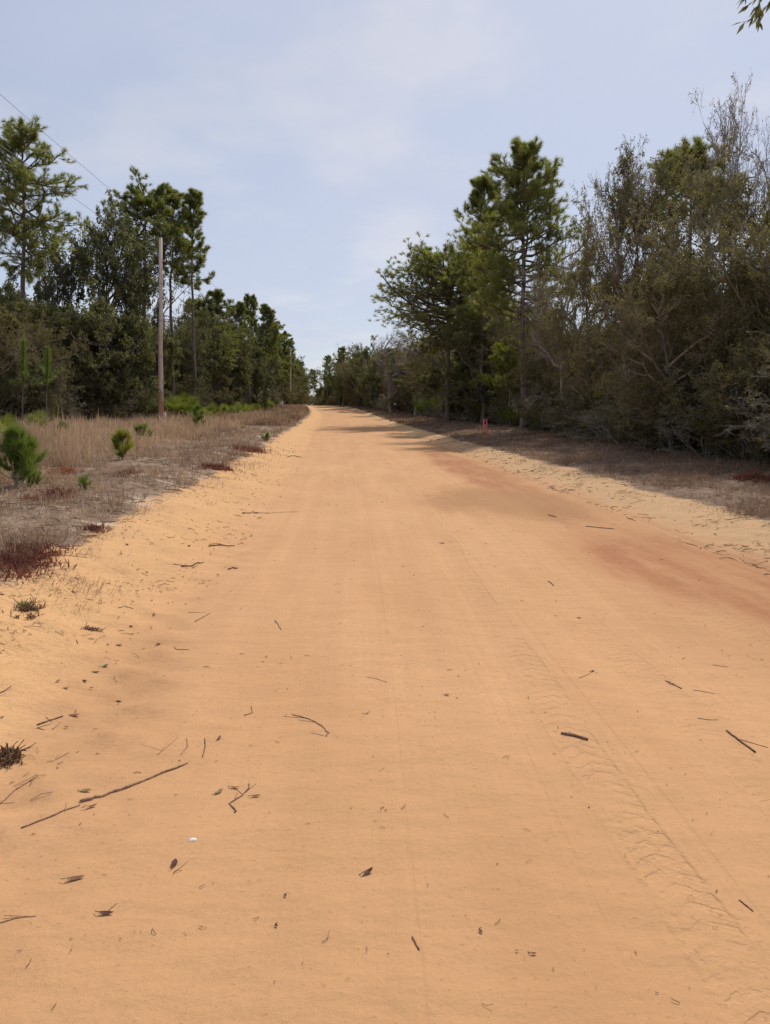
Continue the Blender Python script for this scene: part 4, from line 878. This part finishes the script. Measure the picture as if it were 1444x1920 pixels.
stick([(70, 1360), (92, 1352), (118, 1343)], 0.006, 'small pile of crossed dead twigs at the foot of the left bank', 'darkstick', [[(68, 1366), (95, 1358)], [(86, 1345), (98, 1356)], [(98, 1368), (114, 1354)], [(70, 1365), (84, 1369)]], 'twig_pile', 'twigs')
stick([(340, 1062), (360, 1062), (382, 1055)], 0.012, 'dark splintered bark strip beside the left bank', 'darkstick', [[(325, 1058), (350, 1063)], [(360, 1066), (372, 1058)]], 'bark_strip', 'bark')
stick([(392, 1025), (410, 1022), (440, 1024)], 0.012, 'small dark branch piece beyond the splintered bark strip', 'darkstick', [[(392, 1021), (415, 1020)]])
stick([(428, 1068), (436, 1065), (446, 1066)], 0.010, 'stubby bark flake right of the splintered bark strip', 'darkstick', (), 'bark_flake', 'bark')
stick([(455, 963), (470, 962), (484, 963)], 0.014, 'dark stick stub far along the left edge of the road', 'darkstick', [[(472, 960), (520, 961), (560, 960)]])
stick([(540, 857), (552, 855), (566, 858)], 0.02, 'distant dark branch on the left edge of the road', 'darkstick')
stick([(1028, 1090), (1034, 1094), (1038, 1099)], 0.007, 'short dark twig right of the road centre, mid distance', 'darkstick')
stick([(1028, 966), (1036, 968), (1043, 970)], 0.012, 'dark stick stub at the near edge of the tree shadow', 'darkstick')
stick([(326, 1636), (340, 1626), (353, 1614)], 0.002, 'fine twig beside the purple brown leaf', 'stick')
stick([(0, 1300), (12, 1294), (22, 1286)], 0.005, 'small broken twig on the left bank at the border', 'darkstick')
stick([(222, 1140), (235, 1137), (250, 1142)], 0.005, 'thin arched root strand on the left bank', 'stick')

def leafmesh(L, W, curl, mat):
    """lance shaped leaf with a midrib fold and a short stalk"""
    n = 7; t = np.linspace(0, 1, n); w = W / 2 * np.sin(np.pi * np.clip(t * 0.96 + 0.02, 0, 1)) ** 0.8
    xx = (t - 0.5) * L; zz = curl * L * (t - 0.5) ** 2 * 2 + 0.003
    Lf = np.stack([xx, w, zz + w * 0.22], 1); Ce = np.stack([xx, 0 * w, zz], 1); Rt = np.stack([xx, -w, zz + w * 0.12], 1)
    V = np.concatenate([Lf, Ce, Rt]); i = np.arange(n - 1)
    F = np.concatenate([np.stack([i, i + n, i + n + 1, i + 1], 1), np.stack([i + n, i + 2 * n, i + 2 * n + 1, i + n + 1], 1)])
    g = Geo(); g.add(V, F, rng.uniform(0.2, 0.8)); tubes(g, np.array([[-L * 0.5, 0, zz[0]], [-L * 0.62, 0.004, zz[0] * 0.5], [-L * 0.72, 0.01, 0.002]]), np.array([0.0012] * 3), 4)
    return g.mesh('leaf', mat, True)
M['leaf_brown'] = foliage('brown_leaf', (0.17, 0.088, 0.056), (0.25, 0.135, 0.083), 0.15, 0.01, 0.2, tint=(0.9, 0.85, 0.7))
M['leaf_purple'] = foliage('purple_leaf', (0.085, 0.036, 0.030), (0.13, 0.056, 0.044), 0.15, 0.01, 0.2, tint=(0.9, 0.85, 0.7))
M['leaf_olive'] = foliage('olive_leaf', (0.16, 0.115, 0.03), (0.22, 0.165, 0.045), 0.2, 0.05, 0.2, tint=(0.9, 0.85, 0.7))
M['leaf_green'] = foliage('green_leaf', (0.05, 0.10, 0.045), (0.07, 0.14, 0.06), 0.2, 0.08, 0.2, tint=(0.9, 0.85, 0.7))
M['leaf_tan'] = foliage('tan_leaf', (0.30, 0.19, 0.09), (0.40, 0.26, 0.13), 0.2, 0.04, 0.2, tint=(0.9, 0.85, 0.7))
def leaf(px, py, lp, wf, ang, mat, label, curl=0.16):
    c = gp(px, py); L = 0.8 * lp / FPX * math.hypot(c.y, EYE)
    o = link('fallen_leaf', leafmesh(L, L * wf, curl, M[mat])); o.location = (c.x, c.y, c.z + 0.001); o.rotation_euler = (U(-.12, .12), U(-.12, .12), math.radians(ang)); tag(o, label, 'leaf')
reseed(62)
leaf(140, 1649, 36, 0.30, 20, 'leaf_brown', 'long brown leaf at lower left below the longest stick')
leaf(327, 1620, 26, 0.45, 95, 'leaf_purple', 'purple brown leaf standing out below the white shell bit')
leaf(198, 1714, 30, 0.30, 5, 'leaf_purple', 'dark leaf with a twig stuck to it at lower left')
stick([(198, 1713), (210, 1702), (220, 1694)], 0.002, 'fine stalk touching the dark leaf at lower left', 'darkstick')
leaf(690, 1637, 24, 0.45, 35, 'leaf_purple', 'dark curled leaf in the lower middle of the road', 0.4)
leaf(160, 1484, 24, 0.42, 10, 'leaf_olive', 'olive green leaf just above the longest stick')
leaf(171, 1514, 24, 0.34, 40, 'leaf_brown', 'brown curled leaf just below the longest stick', 0.35)
leaf(410, 1486, 20, 0.5, 60, 'leaf_olive', 'olive tan leaf left of the zigzag twig')
leaf(440, 1478, 22, 0.3, -10, 'leaf_brown', 'dry brown leaf at the upper end of the zigzag twig')
leaf(479, 1494, 22, 0.3, 5, 'leaf_brown', 'dry brown leaf right of the zigzag twig')
leaf(411, 1385, 18, 0.4, 85, 'leaf_brown', 'small faded leaf right of the upright short twig')
leaf(180, 1261, 18, 0.4, 10, 'leaf_purple', 'dark leaf next to the green leaf at the left bank')
leaf(198, 1249, 12, 0.7, 40, 'leaf_green', 'small green leaf on the sand near the left bank')
leaf(159, 1278, 12, 0.6, -30, 'leaf_purple', 'round dark leaf just before the green leaf')
leaf(140, 1342, 22, 0.4, 8, 'leaf_brown', 'brown leaf right of the pile of crossed twigs')
leaf(124, 1291, 14, 0.4, 20, 'leaf_brown', 'little brown leaf between green leaf and twig pile')
leaf(224, 1210, 16, 0.4, 30, 'leaf_brown', 'brown leaf beyond the green leaf at the left bank')
leaf(246, 1175, 12, 0.5, -30, 'leaf_purple', 'small dark leaf at the foot of the left bank, mid distance')
leaf(247, 1190, 12, 0.5, 20, 'leaf_brown', 'small brown leaf close to the hooked knob twig')
leaf(838, 1304, 12, 0.5, -25, 'leaf_brown', 'small brown leaf right of the road centre line')
leaf(688, 1338, 13, 0.4, 15, 'leaf_tan', 'pale tan leaf right of the hooked stalk')
leaf(518, 1737, 8, 0.7, -50, 'leaf_purple', 'tiny dark chip at the bottom left of centre')
leaf(535, 1681, 8, 0.6, -50, 'leaf_purple', 'tiny dark chip beyond the bottom left chip')
leaf(901, 1748, 10, 0.6, -60, 'leaf_purple', 'tiny dark chip at the bottom right of centre')
leaf(1111, 1259, 12, 0.4, 40, 'leaf_purple', 'small dark leaf on the end of the thin stem')
leaf(1000, 1790, 12, 0.4, 0, 'leaf_purple', 'flat dark flake at the bottom right of the road')
leaf(829, 1019, 14, 0.4, -15, 'leaf_purple', 'dark leaf far out in the middle of the road')
leaf(1086, 1159, 8, 0.7, 0, 'leaf_purple', 'round dark leaf bit right of centre, mid distance')
leaf(137, 1110, 24, 0.3, 12, 'leaf_brown', 'long brown leaf lying on the left sand bank')
# bleached shell bit
g = Geo(); n = 10; a = np.linspace(0, 2 * np.pi, n, endpoint=False); r = 0.013 * (1 + 0.25 * np.sin(a * 2 + 1) + 0.1 * np.sin(a * 3))
rim = np.stack([np.cos(a) * r, np.sin(a) * r * 0.75, 0.001 + 0 * a], 1); dome = np.stack([np.cos(a) * r * 0.6, np.sin(a) * r * 0.45, 0.006 + 0.002 * np.sin(a)], 1)
i = np.arange(n); g.add(np.concatenate([rim, dome, [[0.002, 0, 0.0055]]]), np.stack([i, (i + 1) % n, (i + 1) % n + n, i + n], 1)); g.F.append(np.stack([i + n, (i + 1) % n + n, np.full(n, 2 * n)], 1)); g.M.append(np.zeros(n, int))
o = link('shell_bit', g.mesh('shell_bit', M['shell'], True)); o.location = gp(361, 1576); tag(o, 'small white shell bit on the road at lower left', 'shell')

# ------------------------------------------------------------------ utility poles and wires
def box(g, c, s, a=0.5, m=0, rz=0.0):
    v = np.array([[x, y, z] for x in (-.5, .5) for y in (-.5, .5) for z in (-.5, .5)]) * s
    co, si = math.cos(rz), math.sin(rz); v = np.stack([v[:, 0] * co - v[:, 1] * si, v[:, 0] * si + v[:, 1] * co, v[:, 2]], 1) + c
    g.add(v, np.array([[0, 1, 3, 2], [4, 6, 7, 5], [0, 4, 5, 1], [2, 3, 7, 6], [0, 2, 6, 4], [1, 5, 7, 3]]), a, m)
def pole_material():
    """weathered grey pink wood, orange brown treated butt"""
    N = NT('pole_surface'); tc = N.n('ShaderNodeTexCoord'); obj = tc.outputs['Object']; s = N.n('ShaderNodeSeparateXYZ'); N.l(obj, s.inputs[0])
    n1 = N.noise(N.scalev(obj, (1, 1, 0.05)), 14, 5, 0.65); n2 = N.noise(obj, 2.2, 4)
    c = N.mix(N.rangef(n1, 0.35, 0.65), (0.50, 0.36, 0.29), (0.70, 0.54, 0.46))
    band = N.rangef(N.math('ADD', s.outputs[2], N.math('MULTIPLY', n2, 1.6)), 1.9, 3.2, 0.8, 0)
    c = N.mix(N.math('MULTIPLY', band, N.rangef(s.outputs[0], -0.08, 0.08, 0.55, 1.0)), c, (0.38, 0.135, 0.055))
    p = N.n('ShaderNodeBsdfPrincipled'); p.inputs['Roughness'].default_value = 0.85; N.l(c, p.inputs['Base Color'])
    b = N.n('ShaderNodeBump'); b.inputs['Strength'].default_value = 0.4; b.inputs['Distance'].default_value = 0.02; N.l(n1, b.inputs['Height']); N.l(b.outputs[0], p.inputs['Normal'])
    N.l(p.outputs[0], N.out.inputs[0]); return N.m
PM = pole_material()
def utility_pole(px, Y, ytop, label, r0=0.175, arm=False):
    x = P(px, Y); z = float(zground(x, Y)); H = EYE + (HY - ytop) / FPX * Y - z
    e = bpy.data.objects.new('utility_pole', None); col.objects.link(e); e.location = (x, Y, z); tag(e, label, 'utility pole')
    g = Geo(); zz = np.array([-0.3, 0.3, 2, 4, 6, 8, 10]) / 10 * H; zz[0] = -0.3
    Pp = np.stack([0.02 * np.sin(zz), 0 * zz, zz], 1); tubes(g, Pp, np.linspace(r0, r0 * 0.62, 7), 16, cap=True); link('shaft', g.mesh('pole_shaft', PM, True), e)
    g = Geo(); tubes(g, np.array([[0, 0, H - 0.05], [0, 0, H + 0.12], [0, 0, H + 0.28]]), np.array([0.02, 0.02, 0.015]), 6, cap=True); tubes(g, np.array([[0, 0, H + 0.2], [0, 0, H + 0.26], [0, 0, H + 0.33], [0, 0, H + 0.40]]), np.array([0.05, 0.06, 0.035, 0.05]), 8, cap=True); link('top_insulator', g.mesh('top_insulator', M['wire'], True), e)
    g = Geo(); zn = H - 1.5; tubes(g, np.array([[r0 * 0.5, 0, zn], [r0 + 0.08, 0, zn]]), np.array([0.025, 0.025]), 6, cap=True); tubes(g, np.array([[r0 + 0.08, 0, zn - 0.06], [r0 + 0.08, 0, zn], [r0 + 0.08, 0, zn + 0.06]]), np.array([0.035, 0.045, 0.035]), 8, cap=True); link('neutral_bracket', g.mesh('neutral_bracket', M['ceramic'], True), e)
    g = Geo(); zc = H * 0.675; box(g, np.array([r0 * 0.85 + 0.03, -0.02, zc]), np.array([0.12, 0.08, 0.22])); tubes(g, np.array([[r0 * 0.8, 0, zc - 0.35], [r0 + 0.14, 0, zc - 0.30], [r0 + 0.16, 0, zc - 0.1]]), np.array([0.018] * 3), 5, cap=True); link('cable_bracket', g.mesh('cable_bracket', M['ceramic']), e)
    for k in range(3):
        g = Geo(); tubes(g, np.array([[0.02 * math.sin(zk), 0, zk] for zk in (H * (0.35 + 0.2 * k), H * (0.35 + 0.2 * k) + 0.04)]), np.array([r0 * (0.87 - 0.08 * k) + 0.006] * 2), 14); link('band', g.mesh('pole_band', M['metal'], True), e)
    if arm:
        for zk, w in ((H - 0.3, 2.4), (H - 1.9, 2.0)):
            g = Geo(); box(g, np.array([0, -r0 * 0.7 - 0.05, zk]), np.array([w, 0.1, 0.12])); link('crossarm', g.mesh('crossarm', PM), e)
    return (x, Y, z + H)
p1 = utility_pole(301.5, 48, 446, 'bare wooden utility pole with orange stained foot at the left')
p2 = utility_pole(545, 136, 652, 'distant wooden utility pole with crossarms before the left trees', 0.17, True)
def wire(a, b, sag, label, n=40):
    t = np.linspace(0, 1, n)[:, None]; Q = np.array(a)[None] * (1 - t) + np.array(b)[None] * t; Q[:, 2] -= sag * 4 * (t * (1 - t))[:, 0]
    g = Geo(); tubes(g, Q, np.full(n, 0.0085), 5); o = link('power_line', g.mesh('power_line', M['wire'], True)); tag(o, label, 'power line')
near_end = (p1[0] + 4.6, -48, p1[2] + 1.4)
wire(near_end, (p1[0], p1[1], p1[2] + 0.38), 0.9, 'upper power line slanting across the upper left sky to the pole top')
wire((near_end[0] + .2, -48, near_end[2] - 2.2), (p1[0] + 0.25, p1[1], p1[2] - 1.5), 0.9, 'lower power line glimpsed between the left pines')
wire((p1[0], p1[1], p1[2] + 0.38), (p2[0], p2[1], p2[2] + 0.38), 0.9, 'upper power line from near pole to the distant pole')
wire((p1[0] + 0.25, p1[1], p1[2] - 1.5), (p2[0] + 0.25, p2[1], p2[2] - 1.5), 0.9, 'lower power line from near pole to the distant pole')

def post(x, y, h, w, label):
    b = on_ground(x, y); e = bpy.data.objects.new('marker_post', None); col.objects.link(e); e.location = b; tag(e, label, 'post')
    g = Geo(); box(g, np.array([0, 0, h / 2 - 0.1]), np.array([w, w * 0.5, h + 0.2])); link('stake', g.mesh('post_stake', M['whitepaint']), e)
    g = Geo(); box(g, np.array([0, 0, h + 0.012]), np.array([w * 1.12, w * 0.62, 0.025])); link('cap', g.mesh('post_cap', M['whitepaint']), e)
post(P(308.5, 47.2), 47.2, 0.62, 0.13, 'white marker post at the foot of the near utility pole')
post(P(525, 121), 121, 0.75, 0.32, 'left of two white posts beside the far side track')
post(P(529.5, 121.5), 121.5, 0.9, 0.30, 'right of two white posts beside the far side track')

# pink cross braced frame on the right verge
def pink_marker():
    b = gp(910, 822); H = 35.5 / FPX * b.y; wb, wt, dp = 0.10, 0.075, 0.11
    e = bpy.data.objects.new('pink_frame_marker', None); col.objects.link(e); e.location = b; e.rotation_euler = (0, 0, 0.05); tag(e, 'pink cross braced wooden frame marker standing on the right verge', 'marker')
    def bar(a, c, r, name):
        g = Geo(); tubes(g, np.array([a, c]), np.array([r, r]) * 1.35, 4, cap=True); link(name, g.mesh(name, M['pink']), e)
    for s in (-1, 1):
        bar([s * wb, 0, -0.05], [s * wt, 0, H], 0.013, 'upright'); bar([s * wb, 0.005, 0.10], [-s * wt, 0.022 * s, H - 0.09], 0.012, 'cross_brace')
    bar([-wb - 0.01, -0.015, 0.06], [wb + 0.05, -0.015, 0.075], 0.016, 'bottom_rail'); bar([-wt - 0.01, -0.015, H - 0.03], [wt + 0.01, -0.015, H - 0.03], 0.016, 'top_rail'); bar([-wt, -0.014, H - 0.10], [wt, -0.014, H - 0.10], 0.010, 'rail')
    for s in (-1, 1): bar([s * wt, 0, H - 0.01], [s * (wt + 0.015), 0.01, H + 0.04], 0.010, 'ribbon_end')
pink_marker()
